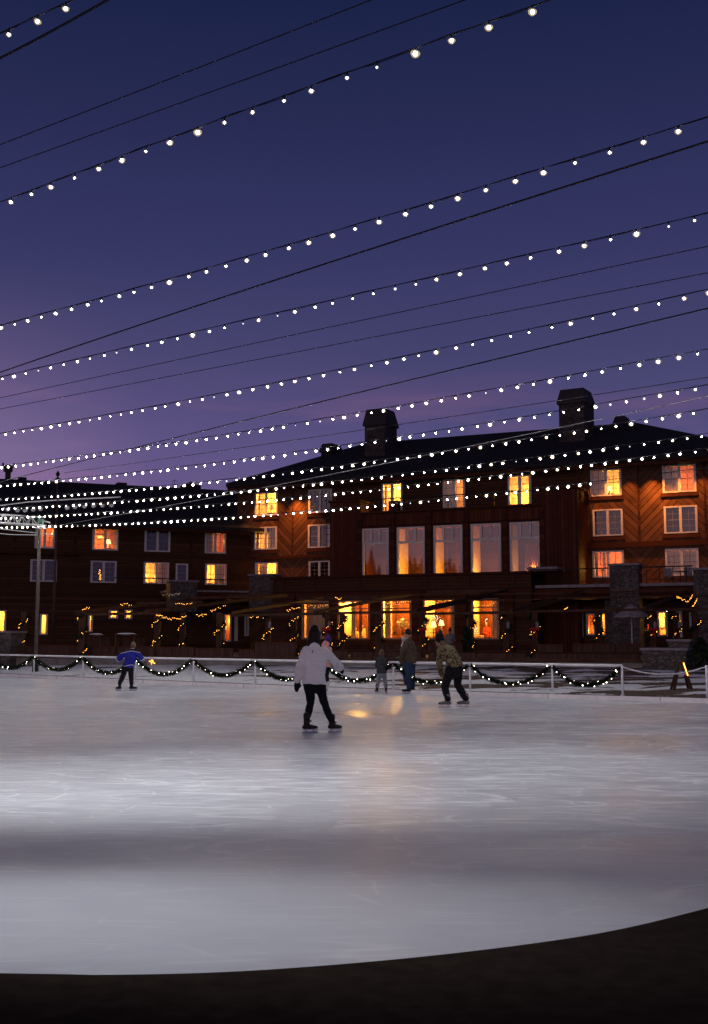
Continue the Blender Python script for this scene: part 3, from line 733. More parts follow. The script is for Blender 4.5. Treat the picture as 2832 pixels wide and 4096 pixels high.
mb = MB(); FM.box(mb, gw[1][0]-.2, gw[1][1]+.15, RF+.01, gw[0][3]+.1, NG-3.4, NG-3.3); FM.box(mb, gw[3][0]-.2, gw[3][1]+.15, RF+.01, gw[0][3]+.1, NG-3.4, NG-3.3); FM.box(mb, gw[4][0]-.2, gw[4][1]+.3, RF+.01, gw[0][3]+.1, NG-3.4, NG-3.3)
build_each(mb, 'panelling', M['amber'], lodge)
drape(FM, gw[0], NG, .02, .98, .45)
drape(FM, gw[1], NG, .30, .44, .6); drape(FM, gw[1], NG, .55, .64, .6, m=M['redwall']); drape(FM, gw[1], NG, .93, .99, .4)
drape(FM, gw[2], NG, .02, .22, .4); drape(FM, gw[2], NG, .93, .99, .4)
drape(FM, gw[3], NG, .80, .98, .5); drape(FM, gw[4], NG, .66, .97, .5)
for h, u, z, k, p in ((gw[0], .8, .9, 1.6, 45), (gw[1], .3, .95, 1.6, 110), (gw[1], .9, .7, 1.0, 24), (gw[2], .5, .95, 1.3, 190), (gw[3], .6, .95, 1.7, 100), (gw[4], .6, .95, 1.6, 100)): glow(FM, h, NG, u, z, k, p, rad=.2)

# -- terrace storey right of the bay: upper terrace, piers, small lit openings below
zt2 = FM.px(2700, 2330, 5.2)[1]
mb = MB(); FM.box(mb, ug1+.003, uR1, zt2-.85, zt2-.18, .01, 5.0); build_each(mb, 'terrace_edge', M['trim'], lodge)
mb = MB(); FM.box(mb, ug1+.13, uR1, zt2-.177, zt2, .01, 5.12); build_each(mb, 'terrace_slab', M['stone_cap'], lodge)
GND = [(2155, 2190, 2456, 2552), (2300, 2330, 2456, 2545), (2348, 2380, 2458, 2536), (2406, 2428, 2456, 2538), (2582, 2602, 2468, 2520), (2632, 2668, 2450, 2540), (2712, 2726, 2450, 2545), (2761, 2772, 2455, 2510)]
gr_ = [FM.rect(*r_, 2.0) for r_ in GND]
wall(FM, ug1+.003, uR1, 0, zt2-.86, 2.0, M['horiz'], gr_, depth=.2)
for i, h in enumerate(gr_):
    room(FM, h, 2.0, 1.4, M['redwall' if i in (2, 4) else 'plaster'], grow=.12, zdrop=.1)
    glow(FM, h, 2.0, .5, .8 if i != 2 else .15, .8, (9, 14, 12, 10, 9, 20, 12, 7)[i])
    window(FM, h, 2.0, 'plain', sill=False)
mb = MB()
for x0, x1, y0 in ((2440, 2556, 2262), (2774, 2850, 2280)):
    a, b = FM.px(x0, 2300, 5.2)[0], FM.px(x1, 2300, 5.2)[0]; FM.box(mb, a, b, 0, FM.px((x0+x1)/2, y0, 5.2)[1], 4.2, 5.35)
a, b = FM.px(2440, 2480, 3.0)[0], FM.px(2556, 2480, 3.0)[0]; FM.box(mb, a-.1, b+.35, 0, zt2-.87, 2.05, 4.0)
build_each(mb, 'stone_pier', M['stone'], lodge)
mb = MB()
for x0, x1, y0 in ((2440, 2556, 2262), (2774, 2850, 2280)):
    a, b = FM.px(x0, 2300, 5.2)[0], FM.px(x1, 2300, 5.2)[0]; z = FM.px((x0+x1)/2, y0, 5.2)[1]; FM.box(mb, a-.08, b+.08, z+.002, z+.12, 4.12, 5.43)
build_each(mb, 'pier_cap', M['stone_cap'], lodge)
mb = MB(); a, b = FM.px(2112, 2290, 5.0)[0], FM.px(2225, 2290, 5.0)[0]; z = FM.px(2170, 2276, 5.0)[1]; FM.box(mb, a, b, zg+.15, z, 3.4, 4.9); mb.build('stone_planter', M['stone'], lodge)
mb = MB(); FM.box(mb, a-.08, b+.08, z+.002, z+.13, 3.3, 5.0); mb.build('planter_cap', M['stone_cap'], lodge)
mb = MB()
for x0, x1 in ((2232, 2436), (2560, 2772)):
    a, b = FM.px(x0, 2300, 4.9)[0], FM.px(x1, 2300, 4.9)[0]; z = FM.px(2600, 2268, 4.9)[1]
    mb.tube([FM.pt(a, z, 4.9), FM.pt(b, z, 4.9)], .04, 6)
    for i in range(4): u = a+(b-a)*(i+.5)/4; mb.tube([FM.pt(u, zt2, 4.9), FM.pt(u, z, 4.9)], .025, 6)
    mb.tube([FM.pt(a, zt2+.2, 4.9), FM.pt(b, zt2+.2, 4.9)], .02, 6)
build_each(mb, 'terrace_railing', M['iron'], lodge)
# downpipe and wall ladder, lit from above
mb = MB(); ua, ub_ = FM.px(2318, 2150)[0], FM.px(2369, 2050)[0]
mb.tube([FM.pt(ua+.1, zt2, .16), FM.pt(ua+.1, EAVE-.6, .16)], .055, 8); mb.build('downpipe', M['trim'], lodge)
mb = MB(); la, lb = FM.px(2322, 2100)[0]+.12, FM.px(2364, 2050)[0]
mb.tube([FM.pt(lb, FM.px(2364, 2150)[1], .22), FM.pt(lb, FM.px(2364, 1900)[1], .22)], .03, 6)
zz0, zz1 = FM.px(2330, 2190)[1], FM.px(2330, 1900)[1]
for i in range(8): z = zz0+(zz1-zz0)*i/7; mb.tube([FM.pt(la, z, .2), FM.pt(lb, z, .2)], .018, 6)
mb.build('ladder', M['iron'], lodge)
mb = MB()
for x, y0, y1 in ((1318, 1990, 2190),):
    u = FM.px(x, 2090, .3)[0]
    for du in (-.16, .16): mb.tube([FM.pt(u+du-.1, FM.px(x, y1)[1], .3), FM.pt(u+du-.1, FM.px(x, y0)[1], .3)], .022, 6)
    for i in range(9): z = FM.px(x, y1)[1]+(FM.px(x, y0)[1]-FM.px(x, y1)[1])*i/8; mb.tube([FM.pt(u-.26, z, .3), FM.pt(u+.06, z, .3)], .016, 6)
mb.build('ladder', M['iron'], lodge)

def picture(fr, px, py, n, w, h):
    u, z = fr.px(px, py, n); mb = MB(); fr.box(mb, u-w/2, u+w/2, z-h/2, z+h/2, n, n+.03); o = mb.build('picture', M['dark_wood'], lodge)
    mb = MB(); fr.box(mb, u-w/2+.05, u+w/2-.05, z-h/2+.05, z+h/2-.05, n+.0305, n+.034); mb.build('mount', M['white'], o)
# -- roofs
def hip_roof(fr, u0, u1, n0, n1, ze, zr, ra, rb, nr, name, hip0=True):
    mb = MB(); P = fr.pt; t = .28
    E = [P(u0, ze, n0), P(u1, ze, n0), P(u1, ze, n1), P(u0, ze, n1)]; B = [p-V((0, 0, t)) for p in E]
    r0, r1 = P(ra, zr, nr), P(rb, zr, nr)
    mb.quad(E[0], E[1], r1, r0); mb.quad(E[2], E[3], r0, r1); mb.bm.faces.new([mb.bm.verts.new(x) for x in (E[1], E[2], r1)]); mb.bm.faces.new([mb.bm.verts.new(x) for x in (E[3], E[0], r0)])
    for i in range(4): mb.quad(B[i], B[(i+1) % 4], E[(i+1) % 4], E[i])
    mb.quad(*B[::-1])
    return mb.build(name, M['roof'], lodge)
NR = -8.0
zr_m = FM.px(2000, 1731, NR)[1]
ra, rb = FM.px(1461, 1776, NR)[0], FM.px(2538, 1702, NR)[0]
ue0 = FM.px(905, 1958, .8)[0]
roof = hip_roof(FM, ue0, rb+9.4, .85, -16.8, EAVE+.25, zr_m, ra, rb, NR, 'roof')
mb = MB(); FM.box(mb, ue0+.1, rb+9.3, EAVE-.32, EAVE-.06, .70, .82); mb.build('fascia', M['trim'], lodge)
chF = (.874, -.485)
def chimney(px0, pxs, px1, yt, yb, n, depth, cap, m):
    u, z = FM.px(px0, yb, n); p = FM.pt(u, 0, n); fr = Frame((p.x, p.y), chF)
    w = fr.px(pxs, yt+60, 0)[0]; zt = fr.px(pxs, yt, 0)[1]; mb = MB()
    zc = zt-(zt-z)*cap
    fr.box(mb, 0, w, z-2.5, zc, -depth, 0); o = mb.build('chimney', m, lodge)
    mb = MB(); c = .12
    fr.box(mb, -c, w+c, zc+.002, zc+.14, -depth-c, c)
    b = [fr.pt(-c, zc+.142, c), fr.pt(w+c, zc+.142, c), fr.pt(w+c, zc+.142, -depth-c), fr.pt(-c, zc+.142, -depth-c)]
    i = .02; k = w*.16
    tt = [fr.pt(k*.3, zt, -.1), fr.pt(w-k*.3, zt, -.1), fr.pt(w-k*.3, zt, -depth+.25), fr.pt(k*.3, zt, -depth+.25)]
    mb.hexa(b+tt); mb.build('chimney_cap', M['cap_metal'], o)
M['cap_metal'] = mat('dark_sheet_metal', (.030, .027, .028), .6, .3)
M['chimney_stone'] = stone('chimney_stone', (.024, .019, .018), (.066, .050, .047), (.016, .014, .013), 4.0)
chimney(1459, 1539, 1592, 1630, 1840, -4.0, 2.0, .33, M['chimney_stone'])
chimney(2238, 2337, 2372, 1548, 1772, -4.0, 2.2, .28, M['chimney_stone'])
chimney(1284, 1325, 1370, 1771, 1845, -5.0, 1.7, .5, M['roof'])
chimney(2458, 2500, 2524, 1661, 1712, -8.2, 1.4, .8, M['roof'])

# -- low wing to the left
EL = FL.px(330, 2103)[1]
ulA = -28.0
LW = {'a': [(142, 216, 2114, 2205), (372, 470, 2114, 2193), (581, 678, 2122, 2201), (822, 901, 2123, 2202)], 'b': [(124, 224, 2238, 2318), (365, 463, 2247, 2326), (577, 673, 2257, 2334), (823, 903, 2260, 2338)]}
lw = {k: [FL.rect(*r_) for r_ in v] for k, v in LW.items()}
for k in 'ab': lw[k] = level(lw[k], None)
sm = FL.rect(705, 749, 2262, 2322); sm = (sm[0], sm[1], lw['b'][0][2]+.15, lw['b'][0][3]-.05)
LG = [(-40, 21, 2445, 2525), (162, 188, 2460, 2535), (354, 368, 2460, 2524), (438, 469, 2444, 2471), (501, 526, 2443, 2473), (897, 922, 2460, 2562), (940, 948, 2465, 2560), (980, 993, 2465, 2540)]
lg = [FL.rect(*r_) for r_ in LG]
M['horizL'] = siding('lapped_cedar_wing', (.060, .026, .012), 'h', tuple(FL.u), (0, 0, 0), .22)
wall(FL, ulA, .6, 0, EL, 0, M['horizL'], [h for k in 'ab' for h in lw[k]]+[sm]+lg)
for k in 'ab':
    for h in lw[k]: window(FL, h, 0)
window(FL, sm, 0, 'single')
warm_room(FL, sm, 0, m='dark')
warm_room(FL, lw['a'][0], 0, m='redwall', lights=[(.7, .8, .9, 14)], curtains=[(0, .2)])
warm_room(FL, lw['a'][1], 0, m='redwall', lights=[(.65, .25, .8, 14), (.3, .6, 1.2, 7)], curtains=[(0, .1), (.92, 1)])
warm_room(FL, lw['a'][2], 0, m='dark'); warm_room(FL, lw['a'][3], 0, m='redwall', lights=[(.8, .6, 1.0, 7)], curtains=[(.0, .45)])
warm_room(FL, lw['b'][0], 0, m='dark'); warm_room(FL, lw['b'][1], 0, m='dark')
warm_room(FL, lw['b'][2], 0, lights=[(.28, .3, .7, 22)], curtains=[(.45, .98)]); warm_room(FL, lw['b'][3], 0, lights=[(.3, .5, .9, 11), (.7, .7, 1.2, 6)], curtains=[(.5, .98)])
for i, h in enumerate(lg):
    room(FL, h, 0, 1.4, M['redwall' if i in (5, 6) else 'plaster'], grow=.12, zdrop=.1); window(FL, h, 0, 'single' if h[1]-h[0] > .6 else 'plain', sill=False)
    glow(FL, h, 0, .5, .8, .8, (34, 24, 12, 13, 13, 18, 10, 7)[i])
for x, y in ((905, 2486), (905, 2512)): picture(FL, x, y, -1.6, .28, .34)
picture(FL, 402, 2150, -1.75, .5, .35); picture(FM, 1052, 2010, -1.75, .4, .3); picture(FM, 2650, 2490, .45, .35, .7); picture(FM, 2718, 2490, .5, .2, .4)
NRL = -7.5; zl_r = FL.px(400, 1935, NRL)[1]
def gable_roof(fr, u0, u1, n0, nr, n1, ze, zr, name):
    mb = MB(); P = fr.pt; t = .25
    sec = [(n0, ze), (nr, zr), (n1, ze), (n1, ze-t), (n0, ze-t)]
    A = [P(u0, z, n) for n, z in sec]; B = [P(u1, z, n) for n, z in sec]
    for i in range(5): mb.quad(A[i], B[i], B[(i+1) % 5], A[(i+1) % 5])
    mb.bm.faces.new([mb.bm.verts.new(p) for p in A[::-1]]); mb.bm.faces.new([mb.bm.verts.new(p) for p in B])
    return mb.build(name, M['roof'], lodge)
roofL = gable_roof(FL, ulA, 6.0, .8, NRL, -15.5, EL+.22, zl_r, 'roof')
mb = MB(); FL.box(mb, ulA, -.2, EL-.25, EL-.05, .62, .78); mb.build('fascia', M['trim'], lodge)
def roof_box(x0, x1, yt, yb, n, d, name, mm='roof'):
    u0, z0 = FL.px(x0, yb, n); u1, z1 = FL.px(x1, yt, n); mb = MB(); FL.box(mb, u0, u1, z0-.5, z1, n-d, n); return mb, u0, u1, z1
mb, a, b, z = roof_box(22, 44, 1885, 1918, NRL, .5, '')
FL.box(mb, a-.12, b+.12, z+.002, z+.25, NRL-.6, NRL+.1); mb.beam(FL.pt(a-.1, z+.25, NRL-.2), FL.pt(a-.22, z+.62, NRL-.2), .4, .10); mb.beam(FL.pt(b+.1, z+.25, NRL-.2), FL.pt(b+.22, z+.62, NRL-.2), .4, .10); mb.beam(FL.pt(a-.1, z+.26, NRL-.2), FL.pt((a+b)/2, z+.42, NRL-.2), .4, .2); mb.beam(FL.pt(b+.1, z+.26, NRL-.2), FL.pt((a+b)/2, z+.42, NRL-.2), .4, .2)
mb.build('roof_vent', M['cap_metal'], lodge)
for x0, x1, yt in ((75, 107, 1909), (470, 508, 1931)):
    mb, *_ = roof_box(x0, x1, yt, 1945, NRL, 1.0, ''); build_each(mb, 'roof_hatch', M['roof'], lodge)
mb, a, b, z = roof_box(735, 804, 1940, 1965, NRL, 1.3, '')
mb.tube([FL.pt((a+b)/2, z+.002, NRL-.6), FL.pt((a+b)/2, z+.15, NRL-.6), FL.pt((a+b)/2, z+.32, NRL-.6)], [.62, .35, .02], 4); mb.build('cupola', M['roof'], lodge)
mb = MB()
for x, y in ((689, 1925), (698, 1917), (709, 1924)):
    u, z = FL.px(x, y, NRL); mb.tube([FL.pt(u, z, NRL), FL.pt(u, z-1.2, NRL)], .02, 5)
u, z = FL.px(698, 1922, NRL); mb.tube([FL.pt(u-.18, z, NRL), FL.pt(u+.18, z, NRL)], .015, 5); mb.build('antenna', M['iron'], lodge)
# pilaster strips, downpipe, belly board of the wing
mb = MB()
for x in (60, 300): u = FL.px(x, 2180)[0]; FL.box(mb, u-.12, u+.12, FL.px(x, 2212)[1], EL-.05, .003, .05)
u = FL.px(765, 2150)[0]; FL.box(mb, u-.05, u+.05, 3.6, EL-.1, .003, .09)
z = FL.px(150, 2214)[1]; FL.box(mb, ulA, FL.px(312, 2214)[0], z-.10, z+.02, .003, .35)
build_each(mb, 'trim_board', M['trim'], lodge)
zlt = FL.px(900, 2362, 3.2)[1]
ua_, ub2 = FL.px(680, 2362, 3.2)[0], .3
mb = MB(); FL.box(mb, ua_, -1.2, zlt-.62, zlt-.12, .01, 3.1); FM.box(mb, c_u-.4, ug0-.003, zlt-.63, zlt-.13, .01, 3.4); build_each(mb, 'terrace_edge', M['trim'], lodge)
mb = MB(); FL.box(mb, ua_, -1.2, zlt-.118, zlt, .01, 3.2); FM.box(mb, c_u-.5, ug0-.003, zlt-.128, zlt-.01, .01, 3.5); build_each(mb, 'terrace_slab', M['stone_cap'], lodge)
mb = MB(); cp = MB()
for fr, x0, x1, y0, n in ((FL, 680, 790, 2327, 3.3), (FM, 996, 1094, 2302, 3.7)):
    a, b = fr.px(x0, 2350, n)[0], fr.px(x1, 2350, n)[0]; z = fr.px((x0+x1)/2, y0, n)[1]; fr.box(mb, a, b, zlt-1.5, z, n-1.1, n); fr.box(cp, a-.08, b+.08, z+.002, z+.11, n-1.2, n+.08)
build_each(mb, 'stone_pier', M['stone'], lodge); build_each(cp, 'pier_cap', M['stone_cap'], lodge)
mb = MB()
for fr, x0, x1, n in ((FL, 795, 905, 3.0), (FL, 455, 678, 3.0)):
    a, b = fr.px(x0, 2340, n)[0], fr.px(x1, 2340, n)[0]; z = zlt+.75; mb.tube([fr.pt(a, z, n), fr.pt(b, z, n)], .035, 6)
    for i in range(4): u = a+(b-a)*(i+.5)/4; mb.tube([fr.pt(u, zlt-.1, n), fr.pt(u, z, n)], .025, 6)
build_each(mb, 'terrace_railing', M['iron'], lodge)
# eave spotlights washing the herringbone walls (each a small can with its lamp)
def wash(px, py, power, n=.76, dz=-.35, ang=72, tilt=.20):
    power *= 1.9
    u, z = FM.px(px, py, n); z = EAVE-.40
    p = FM.pt(u, z, n); MB().tube([p+V((0, 0, .16)), p+V((0, 0, -.02))], [.05, .075], 10).build('eave_spot', M['iron'], lodge)
    l = lamp('eave_light', 'SPOT', p+V((0, 0, -.05)), power, (1.0, .30, .035), lodge, spot_size=R(ang*1.2), spot_blend=1.0, shadow_soft_size=.08)
    aim(l, V((0, 0, -1))-FM.n*tilt)
for px, py, pw, ang in ((1171, 1953, 900, 62), (1026, 1960, 330, 60), (2598, 1844, 1000, 62), (2421, 1860, 420, 60), (2712, 1842, 420, 60), (2335, 1900, 420, 44), (2800, 1840, 420, 60), (2508, 1852, 420, 60), (2655, 1842, 420, 60), (1215, 1945, 330, 60), (1090, 1955, 330, 60)): wash(px, py, pw, ang=ang)

# ================================================================== TERRACE
Rw = Frame(at_y(100, 2643, 60.0).to_2d(), (at_y(2300, 2690, 49.0)-at_y(100, 2643, 60.0)).to_2d())
wl = Rw.px(2570, 2680)[0]
TZ = .55
mb = MB(); Rw.box(mb, -12, wl, -.3, TZ, -.35, 0); tw = mb.build('retaining_wall', M['concrete'], origin=Rw.pt(wl/2, 0)); tag(tw, 'long low concrete retaining wall holding the terrace above the snow', 'wall')
mb = MB(); Rw.box(mb, -12, wl+8, -.3, TZ-.004, -30, -.36); tag(mb.build('terrace', M['concrete']), kind='structure')
mb = MB(); Rw.box(mb, -12, wl, TZ+.002, TZ+.13, -.40, .05); tag(mb.build('timber_sill', M['dark_wood'], origin=Rw.pt(wl/2, TZ)), 'dark timber sill capping the concrete retaining wall', 'sill')
M['board'] = siding('board_cladding', (.060, .028, .022), 'v', tuple(Rw.u), (0, 0, 0), .13, var=.3)
panels = [(-40, 145, 2583, 2608), (152, 320, 2580, 2610), (340, 462, 2586, 2616), (474, 610, 2586, 2620), (628, 776, 2588, 2626), (780, 930, 2592, 2630), (955, 1015, 2597, 2632), (1020, 1180, 2568, 2606), (1200, 1290, 2590, 2636), (1300, 1392, 2600, 2646), (1400, 1492, 2603, 2650), (1496, 1684, 2602, 2652), (1716, 1904, 2606, 2654), (1909, 2107, 2608, 2656), (2146, 2560, 2610, 2662)]
panels2 = [(345, 446, 2545, 2582), (490, 575, 2552, 2585), (1500, 1685, 2573, 2600), (1712, 1850, 2574, 2602), (2150, 2250, 2576, 2608), (2292, 2462, 2574, 2608), (2472, 2560, 2574, 2606)]
nm = 0
side_names = ['far end by the light mast', 'foot of the light mast', 'gap beside the light mast', 'space above the boy in blue', 'space just past the boy in blue', 'strip light at its edge', 'spot above the orange strip light', 'dim door of the low wing', 'space behind the woman in white', 'space past the woman in white', 'space above the child in grey', 'space behind the couple at the rail', 'space behind the man in camouflage', 'space past the man in camouflage', 'longest stretch below the patio umbrella']
for row, n0, zb0, lab in ((panels, -.02, TZ+.135, 'front'), (panels2, -3.6, TZ, 'rear')):
    for i, (x0, x1, yt, yb) in enumerate(row):
        a, b, z0, z1 = Rw.rect(x0, x1, yt, yb, n0)
        z1 = Rw.px((x0+x1)/2, yt, n0)[1]
        where_ = side_names[i] if row is panels else ['snow dusted table', 'snow dusted table edge', 'flower window', 'lamp window', 'ground floor corner', 'stone pier and umbrella', 'end of the terrace'][i]
        lb_ = ('low cedar board wall on the retaining wall, at the ' + where_) if row is panels else ('low cedar board wall set back on the terrace, near the ' + where_)
        t = thing('board_wall', Rw.pt((a+b)/2, zb0, n0), lb_, 'low wall', 'low board walls along the terrace')
        mb = MB(); Rw.box(mb, a, b, zb0, z1-.05, n0-.10, n0); mb.build('boards', M['board'], t)
        mb = MB(); Rw.box(mb, a-.02, b+.02, z1-.048, z1, n0-.14, n0+.04); mb.build('cap_rail', M['trim'], t)
# stone end blocks
def pier(x0, x1, yt, n, d, label, zb=-.1):
    a, b = Rw.px(x0, 2620, n)[0], Rw.px(x1, 2620, n)[0]; z = Rw.px((x0+x1)/2, yt, n)[1]
    t = thing('stone_pillar', Rw.pt((a+b)/2, 0, n), label, 'stone pillar', 'stone pillars of the terrace')
    mb = MB(); Rw.box(mb, a, b, zb, z, n-d, n); mb.build('shaft', M['stone'], t); mb = MB(); Rw.box(mb, a-.07, b+.07, z+.002, z+.1, n-d-.07, n+.07); mb.build('cap', M['stone_cap'], t)
pier(2568, 2745, 2602, .5, 2.4, 'broad stone block ending the terrace wall near the trestle')
pier(-30, 40, 2532, .5, 1.2, 'stone pillar at the far end of the terrace beyond the light mast')
pier(2674, 2760, 2566, -3.0, 1.2, 'stone block standing behind and above the broad end block')
# strip light and a clump of bulbs on the retaining wall
t = thing('strip_light', Rw.pt(Rw.px(1100, 2668)[0], .3, .06), 'glowing orange strip light along the retaining wall behind the woman in white', 'light')
a, b = Rw.px(1016, 2668)[0], Rw.px(1255, 2668)[0]; z = Rw.px(1100, 2667)[1]
mb = MB(); Rw.box(mb, a, b, z, z+.06, .003, .10); mb.build('housing', M['iron'], t)
mb = MB(); Rw.box(mb, a+.05, b-.05, z-.045, z-.003, .02, .08); mb.build('tube', emit('strip_glow', (1, .33, .03), 1.6), t)
p0 = Rw.pt(*Rw.px(613, 2643), .08)
t = thing('light_cluster', p0, 'small clump of yellow bulbs bunched on the retaining wall', 'lights')
fm_ = MB().ell((0, 0, 0), .019, 8, 5).mesh('bulb'); fm_.materials.append(M['fairy'])
for i in range(14): link_mesh('bulb', fm_, t, (rg.gauss(0, .07), -.03*rg.random(), rg.gauss(-.02, .07)))
MB().box(p0+V((.06, .0, -.30)), p0+V((.42, .06, -.0))).build('back_plate', M['concrete'], t)

# ================================================================== STRING LIGHTS OVER THE RINK
HZ = 6.6; K = W0/1596.0
STR = [
 [(15, 80), (88, 46), (164, 12)],
 [(24, 455), (126, 417), (235, 377), (347, 334), (470, 288), (598, 242), (668, 216), (806, 165), (885, 143), (1036, 84), (1119, 58), (1203, 22)],
 [(1, 742), (109, 706), (194, 691), (319, 648), (416, 631), (508, 598), (611, 573), (717, 534), (834, 510), (889, 493), (1009, 454), (1134, 418), (1332, 358), (1476, 308)],
 [(5, 853), (97, 832), (194, 814), (263, 795), (370, 770), (448, 752), (527, 734), (651, 704), (741, 684), (833, 664), (926, 643), (1027, 621), (1127, 597), (1234, 572), (1346, 548), (1461, 521), (1580, 493)],
 [(12, 978), (93, 967), (202, 946), (317, 927), (445, 904), (547, 883), (652, 861), (764, 838), (882, 815), (1005, 789), (1135, 761), (1270, 732), (1367, 712), (1513, 678), (1565, 669)],
 [(35, 1052), (196, 1028), (430, 994), (638, 965), (767, 940), (867, 927), (1010, 902), (1162, 875), (1279, 856), (1400, 827), (1575, 796)],
 [(2, 1097), (115, 1086), (157, 1082), (451, 1053), (530, 1040), (744, 1012), (861, 994), (925, 986), (1118, 955), (1218, 940), (1361, 916), (1547, 879), (1585, 875)],
 [(2, 1127), (139, 1119), (253, 1109), (376, 1098), (508, 1082), (579, 1077), (644, 1068), (752, 1056), (857, 1042), (939, 1031), (1052, 1013), (1203, 991), (1360, 968), (1458, 949), (1527, 938), (1594, 925)],
 [(6, 1148), (82, 1143), (147, 1142), (268, 1132), (341, 1127), (458, 1117), (520, 1112), (602, 1102), (691, 1095), (880, 1075), (980, 1063), (1138, 1045), (1276, 1026), (1392, 1010), (1511, 991), (1575, 987)],
 [(88, 1166), (117, 1163), (240, 1157), (322, 1152), (409, 1146), (518, 1135), (635, 1126), (716, 1118), (801, 1111), (913, 1099), (957, 1095), (1102, 1079), (1252, 1061), (1409, 1040), (1519, 1024), (1576, 1016)],
 [(3, 1193), (102, 1185), (172, 1183), (245, 1184), (351, 1178), (416, 1174), (499, 1169), (533, 1166), (623, 1161), (697, 1155), (775, 1149), (834, 1143), (917, 1136), (1047, 1125), (1135, 1116), (1252, 1098), (1323, 1091), (1445, 1077), (1573, 1060)],
]
CAB = [
 [(0, 131), (120, 68), (240, 1)], [(0, 326), (400, 171), (798, 15)], [(0, 378), (400, 235), (798, 89), (1000, 18)],
 [(0, 840), (250, 752), (500, 672), (835, 563), (1200, 444), (1596, 318)],
 [(0, 897), (530, 783), (1060, 670), (1596, 555)], [(0, 922), (530, 820), (1060, 718), (1596, 615)],
 [(0, 1086), (402, 986), (507, 960), (747, 901), (1010, 830), (1300, 766), (1596, 698)],
 [(144, 1066), (535, 1011), (958, 948), (1259, 902), (1596, 851)],
 [(104, 1189), (285, 1157), (535, 1112), (732, 1071), (868, 1044), (1074, 1004), (1265, 961), (1390, 937), (1596, 894)],
]
def polyfit(ts, zs, deg=2):
    n = deg+1; A = [[sum(t**(i+j) for t in ts) for j in range(n)] for i in range(n)]; B = [sum(z*t**i for t, z in zip(ts, zs)) for i in range(n)]
    for i in range(n):
        p = max(range(i, n), key=lambda r: abs(A[r][i])); A[i], A[p] = A[p], A[i]; B[i], B[p] = B[p], B[i]
        for r in range(i+1, n):
            f = A[r][i]/A[i][i]; B[r] -= f*B[i]
            for c in range(i, n): A[r][c] -= f*A[i][c]
    x = [0]*n
    for i in range(n-1, -1, -1): x[i] = (B[i]-sum(A[i][c]*x[c] for c in range(i+1, n)))/A[i][i]
    return x
def span(pts, z=HZ, ext=(.25, .3), deg=2, zr=None):
    """the line seen in the picture as a sagging line in one vertical plane, carried on past the frame at both ends"""
    P = [(x*K, y*K) for x, y in pts]; a = at_z(*P[0], z); b = at_z(*P[-1], zr or z)
    u = (b-a).to_2d(); L = u.length; u = V((u.x, u.y, 0)).normalized(); n = V((u.y, -u.x, 0)); ts, zs = [], []
    for q in P:
        d = ray(*q); k = (a-CAMP).dot(n)/d.dot(n); w = CAMP+d*k; ts.append((w-a).dot(u)/L); zs.append(w.z)
    c = polyfit(ts, zs, min(deg, len(pts)-1)); s1 = c[1]+2*c[2]*1 if len(c) > 2 else c[1]
    def f(t):
        if t < 0: zz = c[0]+c[1]*t
        elif t > 1: zz = sum(k for k in c)+s1*(t-1)
        else: zz = sum(k*t**i for i, k in enumerate(c))
        return V((a.x, a.y, 0))+u*L*t+V((0, 0, zz))
    return f, L
M['frost'] = bpy.data.materials.new('frosted_glass'); M['frost'].use_nodes = True; _t = M['frost'].node_tree; _t.nodes.clear()  # see-through emissive shell, adds a bloom-like halo around each bulb
_o = nd(_t, 'ShaderNodeOutputMaterial'); _a = nd(_t, 'ShaderNodeAddShader'); _e = nd(_t, 'ShaderNodeEmission'); _e.inputs[0].default_value = (1, .78, .38, 1); _e.inputs[1].default_value = .26; _r = nd(_t, 'ShaderNodeBsdfTransparent')
_t.links.new(_e.outputs[0], _a.inputs[0]); _t.links.new(_r.outputs[0], _a.inputs[1]); _t.links.new(_a.outputs[0], _o.inputs[0]); M['frost'].cycles.emission_sampling = 'NONE'
def bulb_mesh(m):
    """glowing core inside a wider glowing shell that imitates bloom"""
    mb = MB(); mb.tube([(0, 0, .55), (0, 0, .35), (0, 0, .05), (0, 0, -.35), (0, 0, -.68), (0, 0, -.85)], [.2, .5, .68, .64, .38, .06], 8); nf = len(mb.bm.faces)
    if m is not M['bulb_dim']: mb.tube([(0, 0, .9), (0, 0, .6), (0, 0, .1), (0, 0, -.5), (0, 0, -1.25), (0, 0, -1.6)], [.4, 1.1, 1.7, 1.55, .9, .1], 10)
    me = mb.mesh('bulb', smooth=True); me.materials.append(m); me.materials.append(M['frost'])
    for p in me.polygons:
        if p.index >= nf: p.material_index = 1
    return me
BM_near, BM_far, BM_dim = bulb_mesh(M['bulb']), bulb_mesh(M['bulb_far']), bulb_mesh(M['bulb_dim'])
LB = ['three bulbs of a light string cutting across the upper corner of the sky', 'highest full string of large white bulbs rising across the upper sky', 'string of white bulbs just above a single thick dark cable', 'string of bulbs just below a single thick dark cable',
      'bulb string in clear sky, the one just above the string at the tall chimney top', 'bulb string passing in front of the caps of the two tall chimneys', 'bulb string crossing the shafts of the two tall chimneys', 'bulb string crossing the main roof just below the chimneys',
      'bulb string along the lower main roof above the eave', 'bulb string along the eave of the main wing', 'lowest bulb string, crossing in front of the upper windows']
rs = random.Random(11)
